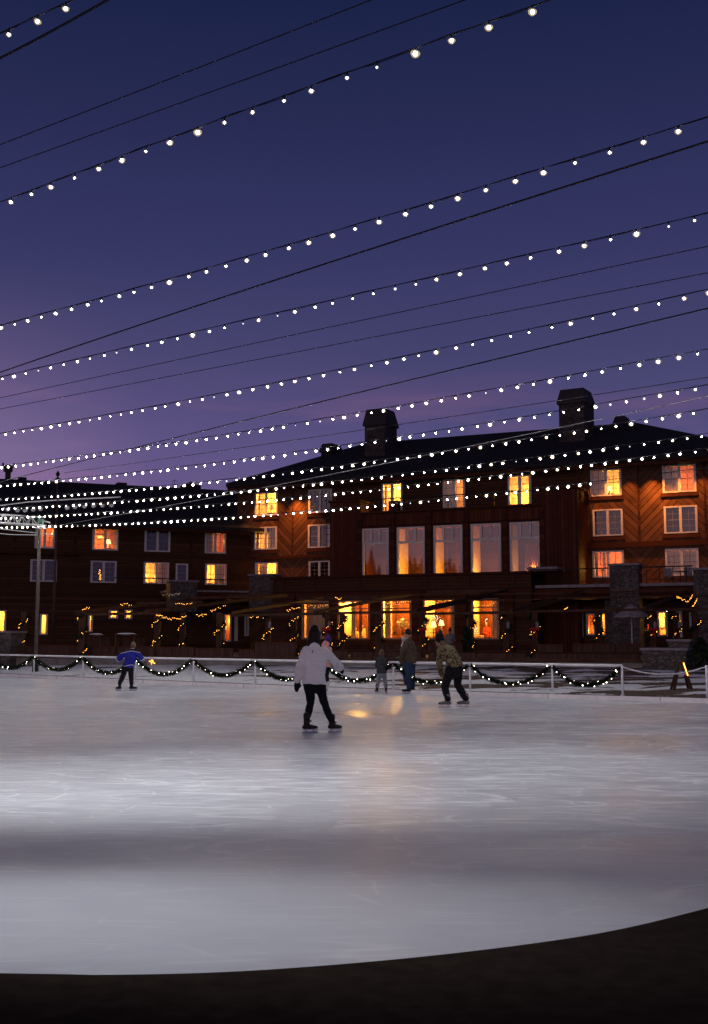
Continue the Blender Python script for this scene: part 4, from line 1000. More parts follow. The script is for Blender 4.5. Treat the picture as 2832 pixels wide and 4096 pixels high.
for i, pts in enumerate(STR):
    ext = (.25, .35) if i else (.5, 5.0)
    f, L = span(pts, deg=2 if i else 1, ext=ext)
    mid = f(.5); D = mid.y
    t = thing('string_light', mid, LB[i], 'string lights', 'strings of bulbs across the rink')
    N = 60; t0, t1 = -ext[0], 1+ext[1]; cab = []
    r = .0155+.00037*D
    rc = .0055+.00006*D
    up = V((0, 0, r*1.5+.02))
    for k in range(N+1): cab.append(f(t0+(t1-t0)*k/N)+up)
    mb = MB(); mb.tube(cab, rc, 5)
    # the light cord twists loosely round its carrier cable
    tw = [p+V((0, 0, .012*math.sin(k*.9+i)-.006*rs.random())) for k, p in enumerate(cab)]
    mb.tube(tw, rc*.7, 4)
    sp_ = .372; n0, n1 = int(math.floor(t0*L/sp_)), int(t1*L/sp_); ph = pts[0]
    bul = []
    for k in range(n0+1, n1):
        p = f(k*sp_/L+rs.uniform(-.04, .04)*sp_/L*2); bul.append(p)
        mb.tube([p+V((0, 0, r*.7)), p+up+V((0, 0, .01))], [r*.45, r*.32], 6)
    mb.build('cord', M['cable'], t)
    for p in bul[:100]:
        q = rs.random()
        me = BM_dim if q < .07 else (BM_near if D < 26 else BM_far)
        o = link_mesh('bulb', me, t, p-mid); sc = r*(.62 if .07 < q < .2 else rs.choice((.62, .75, .88, .95, 1.0, 1.1, 1.3))); o.scale = (sc, sc, sc); o.rotation_euler = (rs.gauss(0, .15), rs.gauss(0, .15), 0)
CL = ['dark carrier cable beside the bulbs in the upper corner of the sky', 'upper of two thin bare cables above the highest full bulb string', 'lower of two thin bare cables above the highest full bulb string', 'thick bare cable running alone between two bulb strings in mid sky', 'upper of two hair-thin cables in mid sky', 'lower of two hair-thin cables in mid sky',
      'bare cable that crosses a bulb string near the tall chimneys', 'hair-thin cable ending at the flagpole top', 'thick cable rising from the truss end across the main roof']
for i, pts in enumerate(CAB):
    f, L = span(pts, z=6.9 if i not in (7, 8) else 7.0, deg=2); mid = f(.5)
    o = MB().tube([f(-.25+1.6*k/40) for k in range(41)] if i not in (7, 8) else [f(1.3*k/40) for k in range(41)], (.012, .006, .006, .013, .007, .007, .014, .009, .012)[i], 5).build('support_cable', M['cable'] if i != 8 else mat('steel_rope', (.16, .16, .17), .6), origin=mid)
    tag(o, CL[i], 'cable', 'bare cables over the rink')

# ================================================================== LIGHT MAST, TRUSS, FLAGPOLE, LAMP BAR
mb_ = at_z(141, 2698, 0); YM = mb_.y
top = V((mb_.x, mb_.y, at_y(160, 2088, YM).z))
t = thing('light_mast', mb_, 'slim grey steel mast carrying a lattice truss and the ends of the cables', 'mast')
MB().tube([mb_+V((0, 0, -.05)), mb_+V((0, 0, 4.0)), top+V((0, 0, -.35))], [.085, .078, .07], 12).build('pole', mat('painted_pole', (.10, .085, .08), .5, .2), t, smooth=True)
MB().tube([mb_, mb_+V((0, 0, .55))], [.16, .13], 10).build('foot_cover', M['iron'], t)
tr = thing('truss', top, 'aluminium lattice truss running out of frame from the mast head', 'truss')
td = V((-.42, -.905, 0)).normalized()
td = (at_z(0, 2057, top.z+.22)-(top+V((0, 0, .22)))); td.z = 0; TL = td.length*2.2; td.normalize(); ts_ = V((-td.y, td.x, 0))
ch3 = [V((0, 0, .22)), V((0, 0, -.16))+ts_*.2, V((0, 0, -.16))-ts_*.2]
for c in ch3: MB().tube([top+c-td*.2, top+c+td*TL], .040, 8).build('chord', M['alu'], tr, smooth=True)
mb = MB(); nb = int(TL/.42)
for k in range(nb):
    for a, b in ((0, 1), (0, 2), (1, 2)):
        p, q = top+ch3[a]+td*(.42*k), top+ch3[b]+td*(.42*k+.21); q2 = top+ch3[a]+td*(.42*k+.42); mb.tube([p, q], .022, 5); mb.tube([q, q2], .022, 5)
mb.build('lattice', M['alu'], tr)
MB().box(top+V((-.18, -.18, -.30)), top+V((.18, .18, -.24))).build('head_plate', M['alu'], tr)
rd = MB()
a = at_y(-60, 2108, YM); b = at_y(216, 2140, YM); rd.tube([a, b], .022, 6); a2 = at_y(-60, 2128, YM-.3); b2 = at_y(150, 2140, YM-.3); rd.tube([a2, (a2+b2)/2+V((0, 0, -.05)), b2], .016, 6)
rd.tube([top+V((.0, 0, .1)), top+V((.45, .02, -.02))], .03, 6); rd.build('outrigger', M['alu'], tr)
mb = MB()
for k in range(26):
    p = top+V((rs.uniform(-.55, .1), rs.uniform(-.1, .1), rs.uniform(-.25, .25))); mb.tube([p, p+V((rs.uniform(-.15, .15), 0, rs.uniform(-.35, .05))), p+V((rs.uniform(-.2, .2), 0, rs.uniform(-.6, -.1)))], .008, 4)
mb.build('cable_tangle', M['cable'], tr)
bx_ = MB(); bx_.box(top+V((-.05, -.16, -.1)), top+V((.15, .10, .12))); bx_.build('junction_box', mat('green_box', (.06, .16, .12), .5), tr)
YF = 62.0; fb = at_y(216, 2060, YF); ft = at_y(231, 1912, YF); fx = V((ft.x, YF, TZ))
fp = thing('flagpole', fx, 'thin dark pole with a pointed finial rising in front of the low roof', 'pole')
MB().tube([fx, fx+V((0, 0, 5)), V((fx.x, YF, ft.z))], [.085, .075, .06], 10).build('shaft', mat('dark_red_pole', (.05, .025, .025), .6), fp, smooth=True)
z = ft.z; MB().tube([V((fx.x, YF, z-.16)), V((fx.x, YF, z-.0)), ], [.14, .13], 10).build('collar', M['iron'], fp)
MB().tube([V((fx.x, YF, z+.0)), V((fx.x, YF, z+.05)), V((fx.x, YF, z+.22)), V((fx.x, YF, z+.42))], [.06, .04, .13, .01], 8).build('finial', M['iron'], fp)
# bar of stage lamps
YB = 55.0; pts = [(-60, 2031), (0, 2022), (111, 2008), (229, 2000)]; pts2 = [(234, 2000), (300, 1996), (420, 1991), (482, 1988)]
bar = thing('lamp_bar', at_y(229, 2000, YB), 'horizontal pipe of hanging stage lamps in front of the low roof', 'lamp bar')
MB().tube([at_y(x, y, YB) for x, y in pts], .035, 8).build('pipe', M['alu'], bar); MB().tube([at_y(x, y, YB-.1) for x, y in pts2], .035, 8).build('pipe', M['alu'], bar)
M['lens'] = mat('lamp_lens', (.30, .31, .33), .25, .15)
for x, y in ((30, 2036), (70, 2040), (100, 2040), (133, 2037), (162, 2034), (268, 2030), (300, 2027), (337, 2024), (374, 2022), (410, 2020), (446, 2020)):
    p = at_y(x, y, YB-.05); hx = at_y(x, 2022-(x/482)*34, YB-.05)
    can = MB(); can.tube([p+V((.02, .28, .10)), p+V((.01, .12, .05)), p], [.08, .12, .13], 12); c = can.build('stage_lamp', M['iron'], bar, smooth=False)
    MB().tube([p+V((-.001, -.004, -.001)), p+V((-.002, -.012, -.002))], [.122, .110], 12).build('lens', M['lens'], c)
    MB().tube([p+V((0, .12, .12)), hx], .015, 5).build('yoke', M['iron'], c)

# flood lights that light the ice, on a mast beside the viewer
fm = V((-14.0, 8.0, 0)); t = thing('flood_mast', fm, 'floodlight mast standing at the rim of the rink beside the viewer', 'mast')
MB().tube([fm+V((0, 0, -.06)), fm+V((0, 0, 6.7))], [.10, .07], 10).build('pole', M['iron'], t)
def flood(z, target, power, ang, blend=1.0):
    p = fm+V((.35, 0, z)); d = (V(target)-p).normalized()
    h = MB().tube([p-d*.35, p-d*.2, p-d*.03], [.08, .17, .20], 12).build('flood_head', M['iron'], t)
    MB().beam(fm+V((0, 0, z)), p-d*.3, .06, .06).build('arm', M['iron'], h)
    l = lamp('flood_light', 'SPOT', p, power, (.97, .985, 1.0), t, spot_size=R(ang), spot_blend=blend, shadow_soft_size=.2); aim(l, d)
flood(6.5, (-2.4, 12.9, 0), 8500, 34)
flood(6.2, (-1.5, 6.65, 0), 11500, 14.5)
flood(6.0, (3.5, 13.8, 0), 7000, 30)

# ================================================================== PERGOLAS on the terrace
YFr, YBk = 58.0, 71.0
PER = [((330, 2446), (905, 2385), 610), ((945, 2449), (1300, 2392), 1270), ((1295, 2441), (1700, 2368), 1680), ((1695, 2443), (2040, 2365), 2060), ((2125, 2433), (2401, 2357), 2590), ((2612, 2428), (2787, 2349), 2900)]
PN = ['pergola over the low wing with a light garland swag', 'pergola in front of the curtained ground floor window', 'pergola across the diners\' window and the flower window', 'pergola across the lamp window', 'pergola above the white patio umbrella', 'pergola by the end of the terrace with a bright swag of lights']
FD = (FM.u).copy()
for i, (a, b, xe) in enumerate(PER):
    A, B = at_y(*a, YFr), at_y(*b, YBk); d = ray(xe, a[1]); w = V((-FD.y, FD.x, 0)); k = (A-CAMP).dot(w)/d.dot(w); C = CAMP+d*k; C.z = A.z; E = B+(C-A)
    t = thing('pergola', V((A.x, A.y, TZ)), 'dark timber '+PN[i], 'pergola', 'timber pergolas along the terrace')
    MB().beam(A+(A-B)*.04, B, .10, .15).build('rafter', M['dark_wood'], t); MB().beam(C+(A-B)*.04, E, .10, .15).build('rafter', M['dark_wood'], t)
    MB().beam(A-FD*.3+V((0, 0, -.16)), C+FD*.3+V((0, 0, -.12)), .12, .13).build('front_beam', M['dark_wood'], t)
    for q in (.33, .66): MB().beam(A.lerp(B, q)+V((0, 0, .16)), C.lerp(E, q)+V((0, 0, .16)), .05, .08).build('purlin', M['dark_wood'], t)
    MB().beam(B, E, .10, .2).build('back_beam', M['dark_wood'], t)
POSTS = [98, 330, 631, 732, 878, 1073, 1176, 1310, 1368, 1512, 1690, 1880, 2022, 2138, 2391, 2607, 2704, 2779]
PW = ['by the dim low wing door', 'beside the lit slot window', 'below the garland swag', 'under the end of the garland swag', 'beside the orange lit doorway', 'in the dark gap past the orange doorway', 'before the curtained window', 'behind the woman in white', 'between curtained window and diners', 'between diners and flower window', 'between flower window and lamp window', 'between lamp window and the armchair window', 'at the corner of the ground floor bay', 'in the dark corner past the bay', 'with the red wreath lights near the umbrella', 'just past the patio umbrella', 'amid the doors near the terrace end', 'at the very end of the terrace']
fs = MB().ell((0, 0, 0), .0125, 7, 5).mesh('light'); fs.materials.append(M['fairy'])
for i, x in enumerate(POSTS):
    zt = 2.95; far_post = x in (1176, 1368, 2391, 2704, 98, 732)
    Y = YFr+(3.0 if far_post else .0); p = at_y(x, 2450, Y); p = V((p.x, Y, TZ)); H = at_y(x, 2446, Y).z-TZ-.05
    t = thing('pergola_post', p, 'dark timber post wound with a lit garland, '+PW[i], 'post', 'garland wound posts of the terrace')
    w = .14; MB().box(p+V((-w, -w, 0)), p+V((w, w, H))).build('post', M['dark_wood'], t)
    hel = []; turns = 2.2; ph = rg.uniform(0, 6)
    for k in range(60): a = ph+turns*2*math.pi*k/59; hel.append(p+V((.25*math.cos(a), .25*math.sin(a), .1+(H-.2)*k/59)))
    mb = MB(); mb.tube(hel, .05, 6); needles(mb, hel, .10, 420, .13, rg); g = mb.build('garland', M['dark_green'], t)
    for k in range(3, 58):
        q = hel[k]
        if q.y < p.y+.05 and rg.random() < .5: link_mesh('light', fs, g, q+V((rg.uniform(-.05, .05), -.09, rg.uniform(-.05, .05)))-worldloc(t))
    if x in (1310, 1690, 2138, 2607):
        mb = MB(); c = p+V((-.05, -.40, H*.62))
        for sx in (-1, 1): mb.ell(c+V((sx*.13, 0, .03)), (.13, .05, .08)); mb.beam(c, c+V((sx*.09, .02, -.42)), .09, .02)
        mb.ell(c, (.06, .06, .06)); mb.build('ribbon_bow', M['red'], t)
    if x in (1073, 1310, 1690, 2022, 2138, 2607, 2704):
        c = p+V((.10, -.20, H*.72)); ln_ = MB(); ln_.tube([c+V((0, 0, -.16)), c+V((0, 0, .12)), c+V((0, 0, .20))], [.08, .08, .02], 6); ln_.build('lantern', M['stone_cap'], t)
# fairy-light swags and runs on the pergola beams
fdim = MB().ell((0, 0, 0), .012, 7, 5).mesh('light'); fdim.materials.append(M['led_dim'])
def swag(pts, Y, n, label, mesh=None):
    P = spline([at_y(x, y, Y) for x, y in pts], 10); c = P[len(P)//2]
    t = thing('fairy_light_string', c, label, 'fairy lights', 'fairy light strings on the terrace')
    MB().tube(P, .015, 4).build('wire', M['cable'], t)
    for k in range(n):
        u = (k+rg.uniform(.2, .8))/n*(len(P)-1); q = P[int(u)].lerp(P[min(int(u)+1, len(P)-1)], u-int(u)); link_mesh('light', mesh or fs, t, q+V((0, -.03, rg.uniform(-.06, .06)))-c)
swag([(625, 2459), (650, 2466), (680, 2475), (715, 2474), (745, 2462)], YFr-.2, 30, 'bright yellow fairy light swag hanging under the low wing pergola')
swag([(783, 2461), (828, 2461)], YFr-.2, 10, 'short run of fairy lights between the swag and the orange doorway')
swag([(840, 2446), (865, 2436), (905, 2420)], YFr, 9, 'short rising run of fairy lights above the orange doorway')
swag([(480, 2418), (500, 2417), (528, 2418)], YFr+3, 8, 'fairy lights on the low roof above the two small square windows')
swag([(330, 2435), (360, 2432)], YFr, 7, 'few fairy lights at the head of a low wing post')
swag([(645, 2378), (690, 2380), (720, 2372)], YFr+4, 14, 'faint fairy lights high up beneath the low wing pier', fdim)
swag([(700, 2416), (770, 2413)], YFr+2, 10, 'dotted fairy lights above the bright swag')
swag([(1000, 2467), (1037, 2466)], YFr, 8, 'small run of fairy lights right of the orange doorway')
swag([(1145, 2446), (1170, 2435), (1202, 2426)], YFr, 10, 'rising fairy lights on the beam before the curtained window')
swag([(1210, 2412), (1260, 2428), (1322, 2412)], YBk-1, 14, 'fairy lights across the top of the curtained window')
swag([(1340, 2394), (1366, 2394)], YFr+2, 7, 'short bright fairy lights above the diners\' window')
swag([(1372, 2414), (1420, 2412), (1478, 2410)], YBk-1, 22, 'white fairy lights along the top of the diners\' window', led_small)
swag([(1536, 2434), (1560, 2414), (1600, 2412), (1644, 2410)], YBk-1, 16, 'fairy lights across the top of the flower window')
swag([(1695, 2430), (1740, 2408), (1815, 2406)], YBk-1, 22, 'fairy lights across the top of the lamp window')
swag([(1900, 2412), (1950, 2420), (1994, 2408)], YBk-1, 14, 'fairy lights across the top of the armchair window')
swag([(2706, 2390), (2718, 2390), (2735, 2402), (2758, 2400), (2770, 2378)], YFr, 22, 'bright fairy light swag at the last pergola of the terrace')
swag([(2768, 2426), (2780, 2412), (2788, 2394)], YFr, 11, 'fairy lights climbing the last pergola post')
swag([(2250, 2444), (2262, 2436), (2270, 2428)], YFr, 8, 'short fairy lights on the beam left of the umbrella')
swag([(2634, 2443), (2660, 2440), (2668, 2452)], YFr+5, 10, 'white fairy lights over the lit doorway near the terrace end', led_small)

# patio umbrella, tables, shrubs
pu = at_y(2528, 2550, 60.0); pu.z = TZ
um = thing('patio_umbrella', pu, 'pale patio umbrella with a small vented top, open over the terrace', 'umbrella')
zt, zc = at_y(2520, 2422, 60).z, at_y(2520, 2465, 60).z
MB().tube([pu, V((pu.x, pu.y, zt))], .028, 8).build('pole', M['white'], um)
M['canvas'] = mat('canvas', (.22, .195, .205), .9, .12)
mb = MB(); n8 = 8; cz = zt-.18
tpv = mb.bm.verts.new((pu.x, pu.y, cz)); rim_ = [mb.bm.verts.new((pu.x+.93*math.cos(k*math.pi/8), pu.y+.93*math.sin(k*math.pi/8), zc+(.0 if k % 2 == 0 else .05))) for k in range(16)]; mid_ = [mb.bm.verts.new((pu.x+.5*math.cos(k*math.pi/8), pu.y+.5*math.sin(k*math.pi/8), zc+.30)) for k in range(16)]
val = [mb.bm.verts.new(v.co+V((0, 0, -.10))) for v in rim_]
for k in range(16): j = (k+1) % 16; mb.bm.faces.new((tpv, mid_[k], mid_[j])); mb.bm.faces.new((mid_[k], rim_[k], rim_[j], mid_[j])); mb.bm.faces.new((rim_[k], val[k], val[j], rim_[j]))
mb.build('canopy', M['canvas'], um)
mb = MB(); mb.tube([V((pu.x, pu.y, cz-.03)), V((pu.x, pu.y, cz+.06)), V((pu.x, pu.y, zt+.06))], [.42, .36, .03], 8, cap=False); mb.build('vent_top', M['canvas'], um)
for x, y, w, lb in ((384, 2536, .75, 'square patio table with a cap of snow beside the garlanded post'), (505, 2534, 1.1, 'wider patio table dusted with snow below the two small square windows')):
    p = at_y(x, y, 59.0); t = thing('patio_table', V((p.x, p.y, TZ)), lb, 'table', 'snow covered patio tables')
    mb = MB(); mb.box(V((p.x-w/2, p.y-.4, p.z-.08)), V((p.x+w/2, p.y+.4, p.z-.03))); mb.build('table_top', M['dark_wood'], t)
    for sx in (-1, 1):
        for sy in (-1, 1): MB().box(V((p.x+sx*(w/2-.07)-.03, p.y+sy*.33-.03, TZ)), V((p.x+sx*(w/2-.07)+.03, p.y+sy*.33+.03, p.z-.082))).build('leg', M['dark_wood'], t)
    mb = MB(); mb.ell(V((p.x, p.y, p.z-.03)), (w/2*.95, .38, .07), 16, 7); mb.build('snow_cap', mat('snow', (.75, .76, .8), .8, .1), t, smooth=True)
def shrub(x, y0, y1, Y, w, label, n=900):
    p = at_y(x, y0, Y); top_ = at_y(x, y1, Y).z; H = top_-p.z; t = thing('shrub', p, label, 'shrub'); mb = MB()
    for _ in range(n):
        h = rg.random(); rad = w*(1-h)**.6*math.sqrt(rg.random()); a = rg.uniform(0, 6.28); c = p+V((rad*math.cos(a), rad*math.sin(a), H*h)); s = rg.uniform(.04, .10)
        q = [c+V((rg.gauss(0, s), rg.gauss(0, s), rg.gauss(0, s))) for _ in range(3)]; mb.bm.faces.new([mb.bm.verts.new(v) for v in q])
    mb.build('foliage', M['dark_green'], t)
    mb = MB()
    for _ in range(5): mb.tube([p, p+V((rg.uniform(-w, w)*.4, rg.uniform(-w, w)*.4, H*.7))], [.03, .008], 5)
    mb.build('stem', M['dark_wood'], t)
shrub(1868, 2607, 2516, 55, .26, 'narrow dark evergreen on the terrace between lamp window and armchair window', 1400)
shrub(2805, 2690, 2560, 46, .75, 'dark leafless shrub beyond the trestle at the end of the terrace', 700)
def patio_chair(p, label, face=1):
    t = thing('patio_chair', p, label, 'chair', 'patio chairs on the upper terrace')
    MB().box(p+V((-.24, -.22, .42)), p+V((.24, .22, .46))).build('seat', M['canvas'], t)
    MB().hexa([p+V(q) for q in ((-.24, .20*face-.02, .461), (.24, .20*face-.02, .461), (.24, .20*face+.02, .461), (-.24, .20*face+.02, .461), (-.24, .28*face-.02, .95), (.24, .28*face-.02, .95), (.24, .28*face+.02, .95), (-.24, .28*face+.02, .95))]).build('backrest', M['canvas'], t)
    for sx in (-1, 1):
        for sy in (-1, 1): MB().tube([p+V((sx*.21, sy*.19, 0)), p+V((sx*.21, sy*.19, .419))], .018, 6).build('leg', M['iron'], t)
u, _ = FM.px(2676, 2300, 3.6); patio_chair(FM.pt(u, zt2, 3.6), 'pale patio chair behind the upper terrace railing')
u, _ = FM.px(2760, 2300, 3.6); patio_chair(FM.pt(u, zt2, 3.9), 'patio chair beyond the round table on the upper terrace')
u, _ = FM.px(2722, 2300, 3.6); p = FM.pt(u, zt2, 3.7); t = thing('round_table', p, 'small round table between two patio chairs on the upper terrace', 'table')
MB().tube([p+V((0, 0, .70)), p+V((0, 0, .73))], .42, 18).build('table_top', M['iron'], t); MB().tube([p, p+V((0, 0, .02)), p+V((0, 0, .05)), p+V((0, 0, .699))], [.22, .22, .03, .03], 10).build('pedestal', M['iron'], t)

# ================================================================== INSIDE THE LIT WINDOWS
def table_lamp(p, h, label, shade, power, wide=.16):
    t = thing('table_lamp', p, label, 'lamp')
    MB().tube([p, p+V((0, 0, .03)), p+V((0, 0, .10)), p+V((0, 0, .22*h)), p+V((0, 0, .5*h))], [.09, .09, .03, .07, .015], 12).build('base', M['plaster'], t, smooth=True)
    MB().tube([p+V((0, 0, .48*h)), p+V((0, 0, h))], [wide, wide*.55], 16, cap=False).build('lamp_shade', shade, t, smooth=True)
SH1 = emit('lit_shade', (1, .62, .22), 3.2); SH2 = emit('lit_shade_dim', (1, .40, .10), 1.2)
def inroom(fr, px, py, n): u, z = fr.px(px, py, n); return fr.pt(u, z, n)
def stand(p, zf, label):
    t = thing('side_table', V((p.x, p.y, zf)), label, 'table', 'side tables behind the windows')
    MB().tube([p+V((0, 0, -.031)), p+V((0, 0, -.001))], .28, 14).build('table_top', M['dark_wood'], t); MB().tube([V((p.x, p.y, zf+.002)), V((p.x, p.y, zf+.04)), V((p.x, p.y, p.z-.032))], [.2, .03, .03], 10).build('pedestal', M['dark_wood'], t)
for fr, px, py, n, hh, lab, sh, hz in ((FL, 433, 2192, -.75, .62, 'lit table lamp in the orange upper window of the low wing', SH1, lw['a'][1][2]), (FM, 1086, 2052, -.7, .62, 'dark shaded table lamp in the bright top window beside the glowing herringbone wall', SH2, hl['a'][0][2]),
      (FM, 1735, 2530, NG-1.0, .70, 'big white shaded lamp glowing in the ground floor lamp window', SH1, RF), (FM, 1766, 2522, NG-1.7, .66, 'second smaller lamp glowing behind the big one in the lamp window', SH1, RF), (FM, 2440, 1976, -.8, .5, 'blazing table lamp in the top window by the wall ladder', SH1, hr['a'][0][2])):
    p = inroom(fr, px, py, n); table_lamp(p, hh, lab, sh, 10, .19); stand(p, (hz-.34 if hz != RF else RF)+.01, 'small dark table under the '+lab.split(' in ')[0].split(' glowing')[0]+' '+lab.split(' in ')[-1].split(' glowing ')[-1])
# flower arrangement on a console, clock
p = inroom(FM, 1612, 2536, NG-1.2); fl = thing('flower_arrangement', p, 'huge pale flower arrangement in a vase in the brightest ground floor window', 'flowers')
MB().tube([p, p+V((0, 0, .05)), p+V((0, 0, .18)), p+V((0, 0, .30))], [.08, .13, .14, .09], 14).build('vase', M['redwall'], fl, smooth=True)
mb = MB()
for _ in range(420):
    a = V((rg.gauss(0, 1), rg.gauss(0, .7), rg.gauss(.35, .8))).normalized(); c = p+V((0, 0, .62))+V((a.x*.46, a.y*.35, a.z*.42))*rg.uniform(.35, 1); s = rg.uniform(.025, .06)
    n1 = a.cross(V((rg.random(), rg.random(), rg.random()))).normalized(); n2 = a.cross(n1); mb.quad(c-n1*s, c-n2*s, c+n1*s, c+n2*s+a*s)
mb.build('blossom', mat('cream_petals', (.85, .74, .50), .7, .25), fl)
mb = MB()
for _ in range(40): a = V((rg.uniform(-.35, .35), rg.uniform(-.25, .25), rg.uniform(.3, .8))); mb.tube([p+V((0, 0, .28)), p+V((0, 0, .28))+a], [.008, .004], 4)
mb.build('stem', M['green'], fl)
a_, b_ = FM.px(1550, 2540, NG-1.2)[0], FM.px(1640, 2540, NG-1.2)[0]; zc_ = p.z-.005; co = thing('console_table', FM.pt((a_+b_)/2, RF, NG-1.2), 'dark console table below the flower arrangement', 'table')
mb = MB(); FM.box(mb, a_, b_, zc_-.06, zc_, NG-1.45, NG-.95); mb.build('table_top', M['dark_wood'], co)
for u in (a_+.05, b_-.05):
    for n in (NG-1.4, NG-1.0): mb = MB(); FM.box(mb, u-.03, u+.03, RF, zc_-.062, n-.03, n+.03); mb.build('leg', M['dark_wood'], co)
p = inroom(FM, 1578, 2534, NG-1.1); t = thing('figurine', V((p.x, p.y, zc_)), 'small dark figurine on the console table', 'figurine'); q = V((p.x, p.y, zc_)); mb = MB(); mb.ell(q+V((0, 0, .09)), (.07, .05, .09)); mb.ell(q+V((.03, -.01, .20)), (.04, .04, .05)); mb.ell(q+V((-.06, 0, .17)), (.02, .02, .08)); me = remeshed(mb, .012, 2); bpy.data.meshes[me.name].materials.append(M['iron']); link_mesh('body', me, t, -t.location)
p = inroom(FM, 1572, 2463, NG-3.30); t = thing('wall_clock', p, 'round pale wall clock inside the brightest ground floor window', 'clock')
mb = MB(); mb.tube([p, p+FM.n*.05], .22, 24); mb.build('case', M['dark_wood'], t); mb = MB(); mb.tube([p+FM.n*.051, p+FM.n*.056], .195, 24); mb.build('face', M['white'], t)
mb = MB(); mb.beam(p+FM.n*.06, p+FM.n*.06+V((0, 0, .15)), .012, .006, FM.n); mb.beam(p+FM.n*.06, p+FM.n*.06+FM.u*.10+V((0, 0, .03)), .014, .006, FM.n); mb.build('hand', M['iron'], t)
def armchair(p, label, m):
    t = thing('armchair', p, label, 'armchair', 'armchairs behind the ground floor windows')
    def part(a, b, nm, r=.05):
        mb = MB(); mb.box(p+V(a), p+V(b)); me = remeshed(mb, .03, 3); me.materials.append(m); link_mesh(nm, me, t, -p)
    part((-.30, -.30, .12), (.30, .30, .44), 'seat'); part((-.40, .18, .12), (.40, .40, 1.02), 'backrest'); part((-.44, -.34, .12), (-.30, .30, .62), 'arm'); part((.30, -.34, .12), (.44, .30, .62), 'arm')
    for sx in (-1, 1):
        for sy in (-1, 1): MB().box(p+V((sx*.34-.03, sy*.25-.03, 0)), p+V((sx*.34+.03, sy*.25+.03, .125))).build('leg', M['dark_wood'], t)
FLO = mat('floral_fabric', (.55, .36, .16), .9, .6, 9)
p = inroom(FM, 1727, 2560, NG-1.3); armchair(V((p.x, p.y, RF+.01+.45)) if False else V((p.x, p.y, RF+.01)), 'floral armchair beside the big lamp in the lamp window', FLO)
p = inroom(FM, 1912, 2560, NG-1.2); armchair(V((p.x, p.y, RF+.01)), 'tan armchair in the ground floor window nearest the bay corner', FLO)
def tree_lights(px, py, n, w, h, N, label):
    p = inroom(FM, px, py, n); t = thing('christmas_lights', p, label, 'fairy lights', 'christmas lights behind the windows')
    wire = [p+V((w*math.sin(k*1.3)*(1-k/N), .02*math.cos(k), h*k/N)) for k in range(N)]; MB().tube(wire, .006, 4).build('wire', M['cable'], t)
    for k in range(0, N): link_mesh('light', led_small, t, wire[k]+V((rg.uniform(-.05, .05), -.03, rg.uniform(-.05, .05)))-p)
tree_lights(1740, 2490, NG-2.3, .55, .6, 34, 'white christmas lights hanging above the big lamp in the lamp window')
tree_lights(1900, 2535, NG-1.0, .22, .8, 26, 'christmas lights around the armchair nearest the bay corner')
tree_lights(1944, 2500, NG-2.3, .10, .5, 9, 'small upright christmas lights beside the person in red')
pw = FL.pt(FL.px(403, 2318)[0], FL.px(403, 2318)[1], -.5); t = thing('christmas_tree_lights', pw, 'orange christmas tree lights in a dark lower window of the low wing', 'fairy lights')
MB().tube([pw, pw+V((0, 0, .75))], .008, 5).build('wire', M['cable'], t)
for k in range(18): link_mesh('light', fm_, t, (rg.uniform(-.13, .13)*(1-k/24), -.02, .75*k/18))
# far tree line behind the viewer: what the lounge windows mirror
mb = MB()
for k in range(300):
    x = -270+k*.62+rg.uniform(-1, 1); y = -95+rg.uniform(-8, 8); h = max(8, min(25, 14.0+(-128-x)*.20))*rg.uniform(.86, 1.06)+1.5*math.sin(x*.15); w = h*.19
    for j in range(5):
        z0 = h*j/5.5; mb.tube([V((x, y, z0)), V((x+rg.uniform(-.2, .2), y, z0+h*.36))], [w*(1-j/6.0), .03], 6)
tag(mb.build('far_forest', M['dark_green']), 'dark conifer forest far behind the viewer, seen mirrored in the lounge windows', 'forest', kind='stuff')

# ================================================================== PEOPLE
M['skin'] = mat('skin', (.42, .24, .17), .6, .08, 12)
def cloth(name, c, var=.18, scale=9, rough=.9, bump=.25): return mat(name, c, rough, var, scale, bump)
def hand(mb, w, d, pn, side, fat=1.0):
    """palm, four bent fingers of unequal length, a thumb from the side of the palm"""
    d = V(d).normalized(); pn = V(pn); pn = (pn-d*pn.dot(d)).normalized(); l = d.cross(pn)*side
    mb.limb([w-d*.02, w+d*.03, w+d*.075], [(.028*fat, .017*fat), (.040*fat, .018*fat), (.038*fat, .015*fat)], 12, ref=l)
    for o, ln in ((-.030, .066), (-.010, .076), (.010, .080), (.029, .070)):
        b = w+d*.070+l*o*fat; p1 = b+(d*.95+pn*.25)*ln*.45; p2 = p1+(d*.70+pn*.70)*ln*.33; p3 = p2+(d*.30+pn*.95)*ln*.25
        mb.limb([b, p1, p2, p3], [.0095*fat, .009*fat, .0085*fat, .0075*fat], 8)
    b = w+d*.022+l*.030*fat; p1 = b+(l*.75+d*.65+pn*.2).normalized()*.040; p2 = p1+(l*.25+d*.9+pn*.35).normalized()*.032
    mb.limb([b, p1, p2], [.013*fat, .011*fat, .009*fat], 8)
